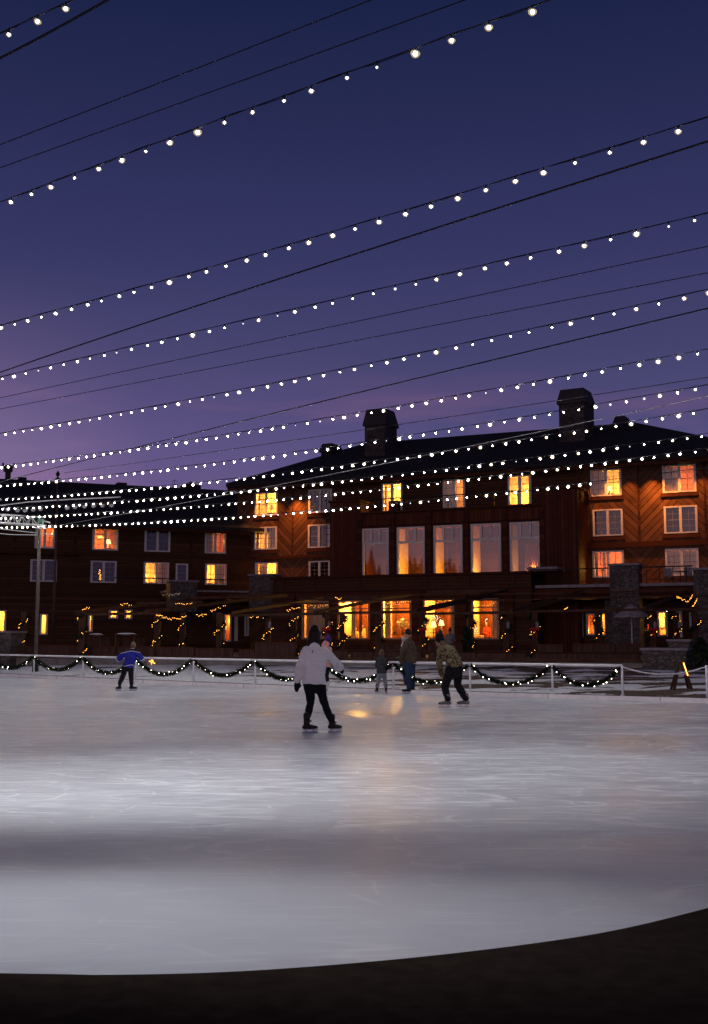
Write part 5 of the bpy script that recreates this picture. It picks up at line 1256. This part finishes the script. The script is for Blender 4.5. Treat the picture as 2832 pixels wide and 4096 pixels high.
def head(mb, c, f, s, up=V((0, 0, 1))):
    """skull, jaw, nose, lips, eyes, ears; f = where the face points"""
    f = V(f).normalized(); l = up.cross(f).normalized(); u = f.cross(l); Rm = Matrix((l, f, u)).transposed()
    mb.ell(c+u*.02*s, (.077*s, .095*s, .105*s), 16, 11, Rm)
    mb.ell(c+f*.022*s-u*.055*s, (.056*s, .068*s, .066*s), 14, 9, Rm)
    mb.limb([c+f*.090*s+u*.012*s, c+f*.112*s-u*.028*s], [.010*s, .016*s], 8)
    mb.ell(c+f*.088*s-u*.066*s, (.026*s, .012*s, .011*s), 10, 7, Rm)
    mb.ell(c+f*.075*s-u*.105*s, (.024*s, .018*s, .018*s), 10, 7, Rm)
    for e in (-1, 1):
        mb.ell(c+l*e*.078*s-u*.012*s, (.012*s, .022*s, .033*s), 8, 6, Rm); mb.ell(c+l*e*.032*s+f*.080*s+u*.012*s, (.016*s, .012*s, .010*s), 8, 6, Rm)
        mb.ell(c+l*e*.034*s+f*.083*s+u*.030*s, (.022*s, .010*s, .007*s), 8, 6, Rm)
def wear(mb, name, m, who, voxel=.014, smooth=4):
    me = remeshed(mb, voxel, smooth); me.materials.append(m)
    if name in ('jacket', 'trousers', 'jersey', 'shirt', 'scarf', 'hood'):   # soft folds and sags of the cloth
        a = .019 if name != 'trousers' else .010; off = V((len(who.name)*3.1, who.location.x, 0))
        nrm = [v.normal.copy() for v in me.vertices]
        for v, vn in zip(me.vertices, nrm):
            p = v.co; q = V((p.x*6+p.z*2.5, p.y*6, p.z*11-abs(p.x)*5))+off
            v.co = p+vn*a*(MN.noise(q)+.5*MN.noise(q*2.3))
    return link_mesh(name, me, who)
def person(label, loc, J, s=1.0, lat=(1, 0, 0), face=(0, 1, 0), group=None, seated=False, fine=.0095):
    """J: joints in metres relative to the feet (x to the viewer's right, y away, z up). One continuous body mesh; clothes are its children."""
    g = {k: V(v) for k, v in J.items() if k != 'gloves'}; lat = V(lat).normalized(); mb = MB()
    head(mb, g['head'], face, s)
    nb = g['neck']; mb.limb([nb-V((0, 0, .03)), g['head']-V((0, 0, .05))*s], .052*s, 12)
    ch = (g['shL']+g['shR'])/2; pe = (g['hipL']+g['hipR'])/2
    mb.limb([pe, pe.lerp(ch, .35), pe.lerp(ch, .75), ch+V((0, 0, .0)), nb], [(.14*s, .10*s), (.125*s, .09*s), (.15*s, .10*s), (.15*s, .08*s), (.05*s, .05*s)], 16, ref=lat)
    for q in 'LR':
        mb.limb([g['sh'+q], g['el'+q], g['wr'+q]], [.048*s, .038*s, .026*s], 12)
        mb.limb([g['hip'+q], g['kn'+q], g['an'+q]], [.082*s, .052*s, .036*s], 12)
        mb.limb([g['an'+q], g['an'+q]+V(J.get('toe'+q, (0, .15, -.05)))*.4], [.030*s, .020*s], 10)
        if 'hd'+q in J and not J.get('gloves'): hand(mb, g['wr'+q], J['hd'+q], J.get('pn'+q, (0, 1, 0)), 1 if q == 'L' else -1, s)
    me = remeshed(mb, fine, 2); me.materials.append(M['skin'])
    o = bpy.data.objects.new('person', me); COL.objects.link(o); o.location = loc
    return tag(o, label, 'person', group), g
def jacket(who, g, m, s=1.0, lat=(1, 0, 0), hem=None, r=None, collar=True, name='jacket', arm=(.075, .068, .055), voxel=.013, bulk=1.0):
    lat = V(lat); mb = MB(); ch = (g['shL']+g['shR'])/2; pe = (g['hipL']+g['hipR'])/2; nb = g['neck']
    hem = V(hem) if hem is not None else pe-V((0, 0, .06))
    w = (g['shL']-g['shR']).length/2
    rr = r or [(.195, .15), (.185, .14), (.20, .145), (w+.015, .125), (.085, .085)]
    P = [hem, hem.lerp(ch, .36), hem.lerp(ch, .74), ch-V((0, 0, .01)), nb+V((0, 0, .0))]
    mb.tube([P[0]+V((0, 0, .0))]+P, [(rr[0][0]*.9*bulk, rr[0][1]*.9*bulk)]+[(a*bulk, b*bulk) for a, b in rr], 20, ref=lat) if False else mb.tube(P, [(a*bulk, b*bulk) for a, b in rr], 22, ref=lat)
    if collar: mb.limb([nb-V((0, 0, .03)), nb+V((0, 0, .035))], [(.085*s, .082*s), (.074*s, .072*s)], 16, ref=lat)
    for q in 'LR': mb.limb([g['sh'+q]*1.0, g['el'+q], g['wr'+q]-(g['wr'+q]-g['el'+q]).normalized()*.0], [x*s for x in arm], 14)
    return wear(mb, name, m, who, voxel, 4)
def trousers(who, g, m, s=1.0, lat=(1, 0, 0), r=(.100, .066, .052), name='trousers', top=.10, voxel=.013):
    mb = MB(); pe = (g['hipL']+g['hipR'])/2
    mb.limb([pe+V((0, 0, top)), pe-V((0, 0, .05))], [(.155*s, .12*s), (.165*s, .13*s)], 18, ref=V(lat))
    for q in 'LR': mb.limb([g['hip'+q], g['hip'+q].lerp(g['kn'+q], .5), g['kn'+q], g['kn'+q].lerp(g['an'+q], .45), g['an'+q]+V((0, 0, .03))], [r[0]*s, (r[0]+r[1])/2*s, r[1]*s, (r[1]+r[2])/2*s*1.05, r[2]*s], 14)
    return wear(mb, name, m, who, voxel, 4)
M['blade'] = mat('skate_blade', (.6, .62, .65), .25, .1, 9, 0, 1.0)
def skate(who, an, toe, m, s=1.0, lift=0.0, sole=None):
    """boot > blade: the blade is on the ice, the boot above it"""
    an = V(an); t = V((toe[0], toe[1], 0)).normalized(); side = V((-t.y, t.x, 0)); zs = .062*s+lift
    heel = V((an.x, an.y, zs))-t*.045*s; mb = MB()
    ft = lambda k, z: V((heel.x, heel.y, zs))+t*k*s+V((0, 0, z*s))
    mb.limb([an+V((0, 0, .10*s)), an+V((0, 0, .02)), ft(.045, .055)], [(.056*s, .060*s), (.050*s, .055*s), (.046*s, .056*s)], 14, ref=side)
    mb.limb([ft(.0, .040), ft(.09, .045), ft(.17, .036), ft(.225, .030)], [(.036*s, .038*s), (.041*s, .042*s), (.043*s, .034*s), (.033*s, .026*s)], 14, ref=side)
    b = wear(mb, 'skate_boot', m, who, .009, 2)
    bl = MB(); up = V((0, 0, 1))
    bl.beam(ft(-.03, .0)-up*.008, ft(.25, .0)-up*.008, .060*s, .014)
    bl.beam(ft(-.035, 0)+V((0, 0, -zs+lift+.016)), ft(.25, 0)+V((0, 0, -zs+lift+.016)), .005, .032)
    for k in (.03, .17): bl.beam(ft(k-.02, 0)+V((0, 0, -.032)), ft(k+.03, 0)+V((0, 0, -.032)), .02, .045)
    me = bl.mesh('blade', who.location*0); me.materials.append(M['blade']); link_mesh('blade', me, b)
    return b
def beanie(who, c, r, m, up=V((0, 0, 1)), h=.13, pom=None, s=1.0, name='knit_hat', tilt=V((0, 0, 0))):
    mb = MB(); c = V(c); top_ = c+up*h*s+tilt
    mb.limb([c+up*.0, c+up*.05*s, c.lerp(top_, .75), top_], [r*1.03, r*1.0, r*.86, r*.42], 16); o = wear(mb, name, m, who, .012, 3)
    b = MB(); b.tube([c-up*.015, c-up*.012, c+up*.038*s, c+up*.04*s], [r*1.0, r*1.09, r*1.09, r*1.0], 18); me = b.mesh('hat_brim', smooth=True); me.materials.append(m); link_mesh('hat_brim', me, o)
    if pom: p = MB(); p.ell(top_+up*.035*s, .036*s, 10, 7); me = p.mesh('pompom', smooth=True); me.materials.append(pom); link_mesh('pompom', me, o)
    return o

# --- woman in the white jacket
loc = at_z(1262, 2932)
J = dict(head=(-.03, .10, 1.62), neck=(-.025, .06, 1.455), shL=(-.165, .03, 1.365), shR=(.135, .03, 1.365), elL=(-.265, .04, 1.11), elR=(.32, .14, 1.20), wrL=(-.315, .12, .885), wrR=(.415, .34, 1.09),
         hipL=(-.115, .0, .84), hipR=(.065, .0, .84), knL=(-.085, .10, .50), knR=(.145, .06, .50), anL=(-.150, -.02, .20), anR=(.275, .06, .17), toeL=(.17, .10, 0), toeR=(.16, .12, 0), gloves=True)
wo, g = person('person skating away in a white jacket, black leggings, black hat and black mittens', loc, J, 1.0)
JW = cloth('white_shell', (.86, .85, .80), .06, 5)
jacket(wo, g, JW, 1.0, hem=(-.035, .0, .815), r=[(.210, .165), (.190, .150), (.208, .150), (.195, .115), (.085, .085)], arm=(.088, .078, .066))
mb = MB(); mb.limb([g['neck']+V((-.005, -.015, .0)), g['neck']+V((-.005, -.005, .06))], [(.098, .09), (.086, .08)], 18, ref=V((1, 0, 0))); wear(mb, 'collar', JW, wo, .012, 3)
mb = MB(); mb.limb([V((-.055, -.098, 1.352)), V((-.055, -.093, 1.385))], [.009, .009], 8); wear(mb, 'neck_tab', M['black_boot'], wo, .006, 1)
BLK = cloth('black_leggings', (.010, .010, .011), .2)
trousers(wo, g, BLK, 1.0, r=(.104, .068, .055), top=.06)
BH = cloth('black_knit', (.013, .012, .013), .3, 30)
mb = MB(); mb.limb([V((-.03, .10, 1.62)), V((-.03, .09, 1.70)), V((-.025, .08, 1.755))], [.110, .100, .068], 16); o = wear(mb, 'knit_hat', BH, wo, .012, 3)
mb = MB(); mb.limb([V((-.03, .065, 1.66)), V((-.035, .035, 1.55)), V((-.04, .03, 1.47))], [(.100, .08), (.112, .07), (.10, .05)], 16, ref=V((1, 0, 0))); wear(mb, 'hair', mat('dark_hair', (.018, .012, .010), .5, .4, 20, .4, stretch=(4, 4, .4)), wo, .011, 3)
MIT = cloth('black_mitten', (.011, .011, .012), .2)
def mitten(who, w, d, l, s=1.0):
    w, d, l = V(w), V(d).normalized(), V(l); mb = MB()
    mb.limb([w-d*.05, w, w+d*.07, w+d*.13, w+d*.165], [(.052*s, .050*s), (.050*s, .046*s), (.054*s, .042*s), (.050*s, .036*s), (.034*s, .026*s)], 14, ref=l); mb.limb([w+d*.03+l*.035*s, w+d*.075+l*.066*s, w+d*.105+l*.066*s], [.022*s, .022*s, .018*s], 10); return wear(mb, 'mitten', MIT, who, .009, 3)
mitten(wo, g['wrL']+V((-.005, .01, -.02)), (-.06, .08, -1), V((.75, .66, 0))); mitten(wo, g['wrR'], (.12, .55, -.35), V((-.3, .2, .9)))
DB = mat('dark_skate_leather', (.024, .019, .017), .4, .5, 14)
skate(wo, g['anL'], (.9, .42), DB, 1.0); skate(wo, g['anR'], (.82, .57), DB, 1.0)

# --- man in the camouflage jacket
def camo():
    m, t, b, o = new_mat('camouflage'); tc = nd(t, 'ShaderNodeTexCoord'); n1 = nd(t, 'ShaderNodeTexNoise'); n1.inputs['Scale'].default_value = 13; n1.inputs['Detail'].default_value = 5; n1.inputs['Distortion'].default_value = .8
    t.links.new(tc.outputs['Object'], n1.inputs[0]); r = ramp(t, [(.0, (.035, .026, .012)), (.43, (.10, .075, .030)), (.49, (.24, .18, .085)), (.56, (.13, .11, .045)), (.61, (.36, .29, .16)), (.67, (.05, .045, .018))], 'CONSTANT'); t.links.new(n1.outputs['Fac'], r.inputs[0]); t.links.new(r.outputs[0], b.inputs['Base Color']); b.inputs['Roughness'].default_value = .9; return m
loc = at_z(1812, 2830); ff = V((-.75, .66, 0)).normalized(); lt = V((.66, .75, 0)).normalized()
J = dict(head=(-.285, .24, 1.535), neck=(-.20, .17, 1.42), shL=(-.265, -.02, 1.33), shR=(-.01, .22, 1.34), elL=(-.305, .02, 1.02), elR=(.0, .35, 1.05), wrL=(-.255, .10, .76), wrR=(-.10, .42, .85), hdL=(.05, .12, -1), hdR=(-.5, .4, -.5), pnL=(.6, .6, 0), pnR=(-.3, .8, 0),
         hipL=(-.05, -.06, .86), hipR=(.125, .08, .86), knL=(-.185, .02, .48), knR=(.135, .20, .50), anL=(-.125, -.06, .17), anR=(.315, .14, .17))
ca, g = person('person leaning into a stride, camouflage jacket, black trousers and black knit hat', loc, J, 1.02, lat=lt, face=ff+V((0, 0, -.15)))
CAMO = camo()
mb = MB(); hem = V((.075, .02, .905))
mb.tube([hem, V((.03, .05, 1.06)), V((-.06, .09, 1.22)), V((-.135, .11, 1.335)), V((-.20, .16, 1.43))], [(.205, .165), (.215, .165), (.235, .165), (.215, .13), (.09, .085)], 22, ref=lt)
mb.limb([V((-.20, .16, 1.40)), V((-.215, .175, 1.46))], [.088, .076], 14)
mb.limb([g['shL'], g['elL'], g['wrL']], [.092, .080, .064], 14); mb.limb([g['shR'], g['elR'], g['wrR']], [.092, .08, .062], 14); wear(mb, 'jacket', CAMO, ca, .013, 4)
trousers(ca, g, cloth('black_trousers', (.013, .013, .014), .3), 1.0, lat=lt, r=(.122, .092, .076), top=.03)
beanie(ca, g['head']+V((.005, 0, .035)), .106, BH, h=.15, s=1.0, pom=BH, tilt=V((.02, 0, .0)))
GS = mat('grey_skate', (.16, .16, .17), .4, .5, 10); skate(ca, g['anL'], ff+V((0, -.5, 0)), GS, 1.08); skate(ca, g['anR'], ff+V((0, -.5, 0)), GS, 1.08)

# --- man in the brown-olive jacket, facing the rail
loc = at_z(1640, 2776); f2 = V((-.93, .36, 0)); lt = V((.36, .93, 0)).normalized()
J = dict(head=(-.055, .05, 1.69), neck=(-.01, .05, 1.52), shL=(-.11, -.08, 1.42), shR=(.06, .22, 1.42), elL=(-.205, -.10, 1.13), elR=(.02, .33, 1.15), wrL=(-.235, -.05, .905), wrR=(-.20, .36, 1.02), hdL=(-.1, .1, -1), hdR=(-.9, .1, -.3), pnL=(-.6, .6, 0), pnR=(0, 0, -1),
         hipL=(-.03, -.06, .88), hipR=(.05, .10, .88), knL=(-.035, -.06, .50), knR=(.06, .08, .50), anL=(-.02, -.05, .18), anR=(.075, .10, .18), gloves=True)
ol, g = person('tall person in a brown quilted jacket, blue jeans and dark cap beside the rail', loc, J, 1.03, lat=lt, face=f2+V((0, 0, -.2)))
BR = cloth('brown_quilt', (.062, .042, .030), .35, 7)
jacket(ol, g, BR, 1.05, lat=lt, hem=(.03, .02, .86), r=[(.205, .215), (.215, .22), (.215, .205), (.20, .165), (.09, .09)], arm=(.098, .086, .068))
trousers(ol, g, cloth('blue_jeans', (.022, .038, .075), .25), 1.0, lat=lt, r=(.125, .095, .082), top=.0)
mb = MB(); mb.limb([g['head']+V((.01, 0, .055)), g['head']+V((.01, 0, .10))], [.104, .082], 16); cp = wear(mb, 'cap', BH, ol, .011, 3); mb = MB(); mb.ell(g['head']+f2*.12+V((0, 0, .055)), (.085, .07, .012), 14, 6); me = mb.mesh('visor', smooth=True); me.materials.append(BH); link_mesh('visor', me, cp)
for q, sd in (('L', 1), ('R', -1)): mb = MB(); hand(mb, g['wr'+q], J['hd'+q], J['pn'+q], sd, 1.25); wear(mb, 'glove', MIT, ol, .007, 2)
BK = M['black_boot']; skate(ol, g['anL'], (-.95, -.25), BK, 1.1); skate(ol, g['anR'], (-.95, .1), BK, 1.1)

# --- person in the grey knit hat behind him
loc = at_z(1622, 2757); f3 = V((-.95, -.25, 0))
J = dict(head=(-.015, .0, 1.50), neck=(.0, .0, 1.35), shL=(-.09, -.13, 1.26), shR=(.05, .15, 1.26), elL=(-.13, -.14, 1.02), elR=(.04, .2, 1.02), wrL=(-.30, -.16, .93), wrR=(-.25, .12, .96), hdL=(-.9, 0, .1), hdR=(-.9, 0, .1), pnL=(0, 0, -1), pnR=(0, 0, -1), hipL=(-.02, -.08, .80), hipR=(.03, .08, .80), knL=(-.03, -.08, .46), knR=(.02, .08, .46), anL=(-.0, -.08, .17), anR=(.04, .08, .17), gloves=True)
gh, g = person('person in a grey knit hat, pale scarf and olive coat behind the tall one', loc, J, .92, lat=(.25, .95, 0), face=f3)
jacket(gh, g, cloth('olive_coat', (.055, .048, .030), .3), .9, lat=(.25, .95, 0), hem=(.03, 0, .74), r=[(.17, .15), (.165, .14), (.17, .14), (.16, .12), (.08, .08)])
trousers(gh, g, cloth('teal_jeans', (.020, .045, .075), .2), .9, lat=(.25, .95, 0))
beanie(gh, g['head']+V((.01, 0, .04)), .100, cloth('grey_knit', (.34, .31, .30), .3, 40), h=.12)
mb = MB(); mb.limb([g['neck']+V((-.03, -.03, .0)), g['neck']+V((-.03, -.03, .05))], [.098, .085], 14); wear(mb, 'scarf', cloth('pale_scarf', (.55, .46, .40), .2, 20), gh, .012, 3)
for q, sd in (('L', 1), ('R', -1)): mb = MB(); hand(mb, g['wr'+q], J['hd'+q], J['pn'+q], sd, 1.15); wear(mb, 'glove', MIT, gh, .007, 2)
skate(gh, g['anL'], (-.9, -.3), BK, .95); skate(gh, g['anR'], (-.9, 0), BK, .95)

# --- child in dark grey
loc = at_z(1527, 2773)
J = dict(head=(.005, .03, 1.155), neck=(.0, .02, 1.03), shL=(-.115, .01, .965), shR=(.125, .01, .965), elL=(-.15, .04, .79), elR=(.165, .04, .79), wrL=(-.10, .16, .70), wrR=(.15, .16, .69), hdL=(.3, 1, -.1), hdR=(-.2, 1, -.2), pnL=(.8, 0, -.2), pnR=(-.8, 0, -.2), hipL=(-.065, 0, .60), hipR=(.065, 0, .60), knL=(-.095, .03, .37), knR=(.095, .03, .37), anL=(-.135, 0, .155), anR=(.125, 0, .155))
kg, g = person('child standing at the rail in a dark grey jacket and pale grey trousers', loc, J, .80)
jacket(kg, g, cloth('charcoal_jacket', (.040, .042, .046), .3), .8, hem=(.0, 0, .57), r=[(.150, .115), (.140, .11), (.150, .11), (.145, .09), (.065, .065)], arm=(.074, .066, .054))
trousers(kg, g, cloth('grey_sweatpants', (.20, .21, .235), .15), .8, r=(.098, .078, .066), top=.02)
mb = MB(); mb.ell(g['head']+V((0, -.012, .030)), (.072, .084, .084)); wear(mb, 'hair', mat('brown_hair', (.10, .055, .032), .7, .4, 30, .3), kg, .010, 2)
skate(kg, g['anL'], (-.35, .9), BK, .8); skate(kg, g['anR'], (.35, .9), BK, .8)

# --- boy in the blue jersey
loc = at_z(512, 2764)
J = dict(head=(.125, .03, 1.365), neck=(.10, .01, 1.245), shL=(-.045, .0, 1.155), shR=(.225, .0, 1.155), elL=(-.24, .02, 1.035), elR=(.345, .04, 1.03), wrL=(-.355, .08, .925), wrR=(.385, .12, .945), hdL=(-.7, .2, -.35), hdR=(.6, .4, -.35), pnL=(-.2, .3, -.9), pnR=(.2, .3, -.9), hipL=(-.09, 0, .74), hipR=(.065, 0, .74), knL=(-.165, .05, .48), knR=(.075, .05, .46), anL=(-.255, 0, .20), anR=(.10, .0, .19), gloves=True)
by, g = person('boy in a royal blue hockey jersey with a black yoke, arms held out', loc, J, .86)
def jersey():
    m, t, b, o = new_mat('hockey_jersey'); tc = nd(t, 'ShaderNodeTexCoord'); sp = nd(t, 'ShaderNodeSeparateXYZ'); t.links.new(tc.outputs['Object'], sp.inputs[0]); x, y, z = sp.outputs
    zz = mth(t, 'ADD', z, mth(t, 'MULTIPLY', mth(t, 'ABSOLUTE', mth(t, 'SUBTRACT', x, .10)), .22))
    k = mth(t, 'DIVIDE', mth(t, 'SUBTRACT', zz, .60), .75); B_, Wt, Kk = (.016, .022, .33), (.62, .62, .70), (.012, .010, .014)
    r = ramp(t, [(0, B_), (.235, Wt), (.262, B_), (.795, Wt), (.820, Kk), (.905, (.42, .42, .45)), (.93, Kk)], 'CONSTANT'); t.links.new(k, r.inputs[0]); t.links.new(r.outputs[0], b.inputs['Base Color']); b.inputs['Roughness'].default_value = .85; return m
jacket(by, g, jersey(), .86, hem=(-.015, 0, .715), r=[(.168, .125), (.165, .12), (.175, .12), (.165, .095), (.070, .07)], arm=(.088, .098, .088), name='jersey', voxel=.012)
for q in 'LR':
    d = (g['wr'+q]-g['el'+q]).normalized(); mb = MB(); p = g['wr'+q]; mb.limb([p-d*.03, p+d*.05], [.066, .058], 12); wear(mb, 'dark_cuff', cloth('navy_cuff', (.012, .012, .03), .2), by, .011, 2)
    mb = MB(); mb.tube([p-d*.045, p-d*.02], [.096, .094], 16); me = mb.mesh('sleeve_band', smooth=True); me.materials.append(cloth('white_band', (.60, .58, .68), .05)); link_mesh('sleeve_band', me, by)
    mb = MB(); mb.tube([p+d*.035, p+d*.052], [.066, .064], 14); me = mb.mesh('cuff_stripe', smooth=True); me.materials.append(cloth('white_stripe', (.60, .58, .66), .05)); link_mesh('cuff_stripe', me, by)
    mb = MB(); hand(mb, p+d*.05, J['hd'+q], J['pn'+q], 1 if q == 'L' else -1, 1.0); wear(mb, 'glove', cloth('purple_glove', (.06, .045, .10), .2), by, .007, 2)
trousers(by, g, cloth('black_snow_pants', (.013, .013, .014), .25), .86, r=(.112, .090, .072), top=.03)
mb = MB(); mb.ell(g['head']+V((0, -.010, .028)), (.074, .088, .088)); wear(mb, 'hair', mat('sandy_hair', (.22, .135, .075), .7, .35, 30, .3), by, .010, 2)
skate(by, g['anL'], (-.55, .5), BK, .95); skate(by, g['anR'], (.6, .45), BK, .95)

# --- person in pink behind the woman
loc = at_z(1303, 2764)
J = dict(head=(.06, .05, 1.50), neck=(.02, .03, 1.35), shL=(-.13, .0, 1.27), shR=(.13, .0, 1.27), elL=(-.2, .0, 1.02), elR=(.15, .02, 1.03), wrL=(-.2, .1, .82), wrR=(.10, .12, .80), hdL=(0, .1, -1), hdR=(0, .1, -1), pnL=(1, 0, 0), pnR=(-1, 0, 0), hipL=(-.09, 0, .78), hipR=(.05, 0, .78), knL=(-.10, .04, .45), knR=(.03, .04, .45), anL=(-.09, 0, .16), anR=(.07, 0, .16))
pk, g = person('person in a pink hooded coat and purple bobble hat behind the white jacket', loc, J, .9)
PK = cloth('pink_quilt', (.55, .27, .25), .15); jacket(pk, g, PK, .9, hem=(-.01, 0, .72), r=[(.165, .13), (.16, .125), (.17, .125), (.165, .1), (.085, .085)])
mb = MB(); mb.limb([g['neck']+V((-.03, -.05, -.02)), g['neck']+V((-.02, -.05, .09))], [(.125, .08), (.11, .07)], 14, ref=V((1, 0, 0))); wear(mb, 'hood', PK, pk, .012, 3)
trousers(pk, g, cloth('dark_tights', (.012, .012, .014), .2), .88); PU = cloth('purple_knit', (.045, .022, .13), .3, 40); beanie(pk, g['head']+V((0, -.01, .03)), .102, PU, h=.13, pom=PU)
WS = mat('white_skate', (.55, .53, .52), .4, .1); skate(pk, g['anL'], (-.4, .8), WS, .9); skate(pk, g['anR'], (.9, .3), WS, .9)

# --- onlooker on the terrace
p = at_y(1800, 2600, 57); loc = V((p.x, p.y, TZ)); hz = at_y(1800, 2512, 57).z-TZ
J = dict(head=(0, 0, hz-.12), neck=(0, 0, hz-.28), shL=(-.16, 0, hz-.37), shR=(.16, 0, hz-.37), elL=(-.22, .05, hz-.64), elR=(.22, .05, hz-.64), wrL=(-.14, .2, hz-.72), wrR=(.14, .2, hz-.72), hdL=(.4, 1, 0), hdR=(-.4, 1, 0), pnL=(.5, 0, -.5), pnR=(-.5, 0, -.5), hipL=(-.08, 0, .8), hipR=(.08, 0, .8), knL=(-.09, .02, .45), knR=(.09, .02, .45), anL=(-.09, 0, .09), anR=(.09, 0, .09))
tp_, g = person('onlooker in a grey jacket on the terrace in front of the lamp window', loc, J, .98)
jacket(tp_, g, cloth('slate_jacket', (.14, .12, .13), .2), 1.0, hem=(0, 0, .72)); trousers(tp_, g, BLK, 1.0)
mb = MB(); mb.ell(g['head']+V((0, -.01, .03)), (.09, .105, .11)); mb.ell(g['head']+V((0, -.03, .13)), .045); wear(mb, 'hair', mat('black_hair', (.014, .010, .009), .6, .4, 20), tp_, .012, 2)
for q in 'LR': mb = MB(); a = g['an'+q]; mb.limb([a+V((0, -.03, -.04)), a+V((0, .17, -.055))], [.045, .035], 10); wear(mb, 'shoe', BK, tp_, .011, 2)

# --- people indoors
def chair_in(p, zf, label):
    t = thing('dining_chair', V((p.x, p.y, zf)), label, 'chair', 'dining chairs behind the diners\' window'); b = V((p.x, p.y, zf))
    MB().box(b+V((-.22, -.22, .42)), b+V((.22, .22, .46))).build('seat', M['redwall'], t); MB().box(b+V((-.22, .19, .461)), b+V((.22, .23, .92))).build('backrest', M['dark_wood'], t)
    for sx in (-1, 1):
        for sy in (-1, 1): MB().box(b+V((sx*.19-.02, sy*.19-.02, 0)), b+V((sx*.19+.02, sy*.19+.02, .419))).build('leg', M['dark_wood'], t)
def diner(px, py, n, top_m, hair_m, label, f, clabel):
    p = inroom(FM, px, py, n); hz = p.z; zf = RF+.012; loc = V((p.x, p.y, zf)); h = hz-zf-.10; dz = h-1.18; sh = .46
    f = V(f).normalized(); l = V((0, 0, 1)).cross(f)
    def q(a, b, z): return l*-a+f*b+V((0, 0, z))
    J = dict(head=q(0, .02, 1.18+dz), neck=q(0, 0, 1.03+dz), shL=q(-.17, 0, .94+dz), shR=q(.17, 0, .94+dz), elL=q(-.23, .08, .70+dz*.7), elR=q(.23, .08, .70+dz*.7), wrL=q(-.14, .28, .72+dz*.5), wrR=q(.14, .28, .72+dz*.5), hdL=f, hdR=f, pnL=(0, 0, -1), pnR=(0, 0, -1), hipL=q(-.09, -.02, .54), hipR=q(.09, -.02, .54), knL=q(-.1, .38, .52), knR=q(.1, .38, .52), anL=q(-.1, .40, .08), anR=q(.1, .40, .08))
    o, g = person(label, loc, J, 1.0, lat=l, face=f, fine=.012)
    jacket(o, g, top_m, 1.0, lat=l, hem=tuple(q(0, -.02, .52)), r=[(.18, .14), (.18, .13), (.19, .13), (.185, .10), (.07, .07)], name='shirt', voxel=.016); trousers(o, g, BLK, 1.0, lat=l, top=.0, voxel=.018)
    mb = MB(); mb.ell(g['head']-f*.012+V((0, 0, .028)), (.086, .092, .10)); wear(mb, 'hair', hair_m, o, .012, 2)
    chair_in(loc-f*.02, zf, clabel)
HB, HK, HG = mat('blond_hair', (.42, .28, .13), .7, .3, 20), mat('near_black_hair', (.014, .010, .008), .6, .3, 20), mat('grey_hair', (.40, .36, .32), .7, .2, 20)
YS, WSH, RS = cloth('mustard_top', (.55, .40, .16), .15), cloth('cream_shirt', (.70, .60, .42), .1), cloth('red_shirt', (.32, .035, .025), .2)
diner(1409, 2525, NG-.85, cloth('dark_top', (.03, .022, .02), .2), HK, 'dark haired diner seated with the back to the diners\' window', (.1, 1, 0), 'chair of the dark haired diner')
diner(1421, 2511, NG-1.7, YS, HB, 'blond diner in a mustard top at the table in the diners\' window', (.3, -1, 0), 'chair of the blond diner')
diner(1456, 2502, NG-1.5, WSH, HK, 'diner in a cream shirt at the window edge nearest the flower window', (-1, .25, 0), 'chair of the diner in a cream shirt')
p = inroom(FM, 1432, 2540, NG-1.25); t = thing('dining_table', V((p.x, p.y, RF+.01)), 'round dining table among the three diners', 'table'); b = V((p.x, p.y, RF+.01))
MB().tube([b+V((0, 0, .70)), b+V((0, 0, .74))], .42, 20).build('table_top', M['white'], t); MB().tube([b, b+V((0, 0, .03)), b+V((0, 0, .06)), b+V((0, 0, .699))], [.26, .26, .04, .04], 12).build('pedestal', M['dark_wood'], t)
p = inroom(FM, 1947, 2498, NG-2.0); hz = p.z-RF; loc = V((p.x, p.y, RF+.012))
hz = max(1.5, min(1.85, hz+.12))
J = dict(head=(0, 0, hz-.12), neck=(0, 0, hz-.28), shL=(-.17, 0, hz-.37), shR=(.17, 0, hz-.37), elL=(-.22, -.05, hz-.66), elR=(.21, -.03, hz-.66), wrL=(-.12, -.20, hz-.68), wrR=(.18, -.08, hz-.88), hdL=(.6, -.8, 0), hdR=(0, -.2, -1), pnL=(0, 0, -1), pnR=(-1, 0, 0), hipL=(-.09, 0, .88), hipR=(.09, 0, .88), knL=(-.1, -.02, .48), knR=(.1, -.02, .48), anL=(-.1, 0, .09), anR=(.1, 0, .09), toeL=(0, -.15, -.05), toeR=(0, -.15, -.05))
rd_, g = person('person in a red shirt standing inside the armchair window', loc, J, 1.0, face=(-.6, -.8, 0), fine=.012)
jacket(rd_, g, RS, 1.0, hem=(0, 0, .84), r=[(.17, .12), (.165, .12), (.19, .125), (.19, .10), (.07, .07)], name='shirt', arm=(.066, .058, .045)); trousers(rd_, g, BLK, 1.0)
mb = MB(); mb.ell(g['head']+V((.01, .012, .028)), (.086, .096, .10)); wear(mb, 'hair', HK, rd_, .012, 2)
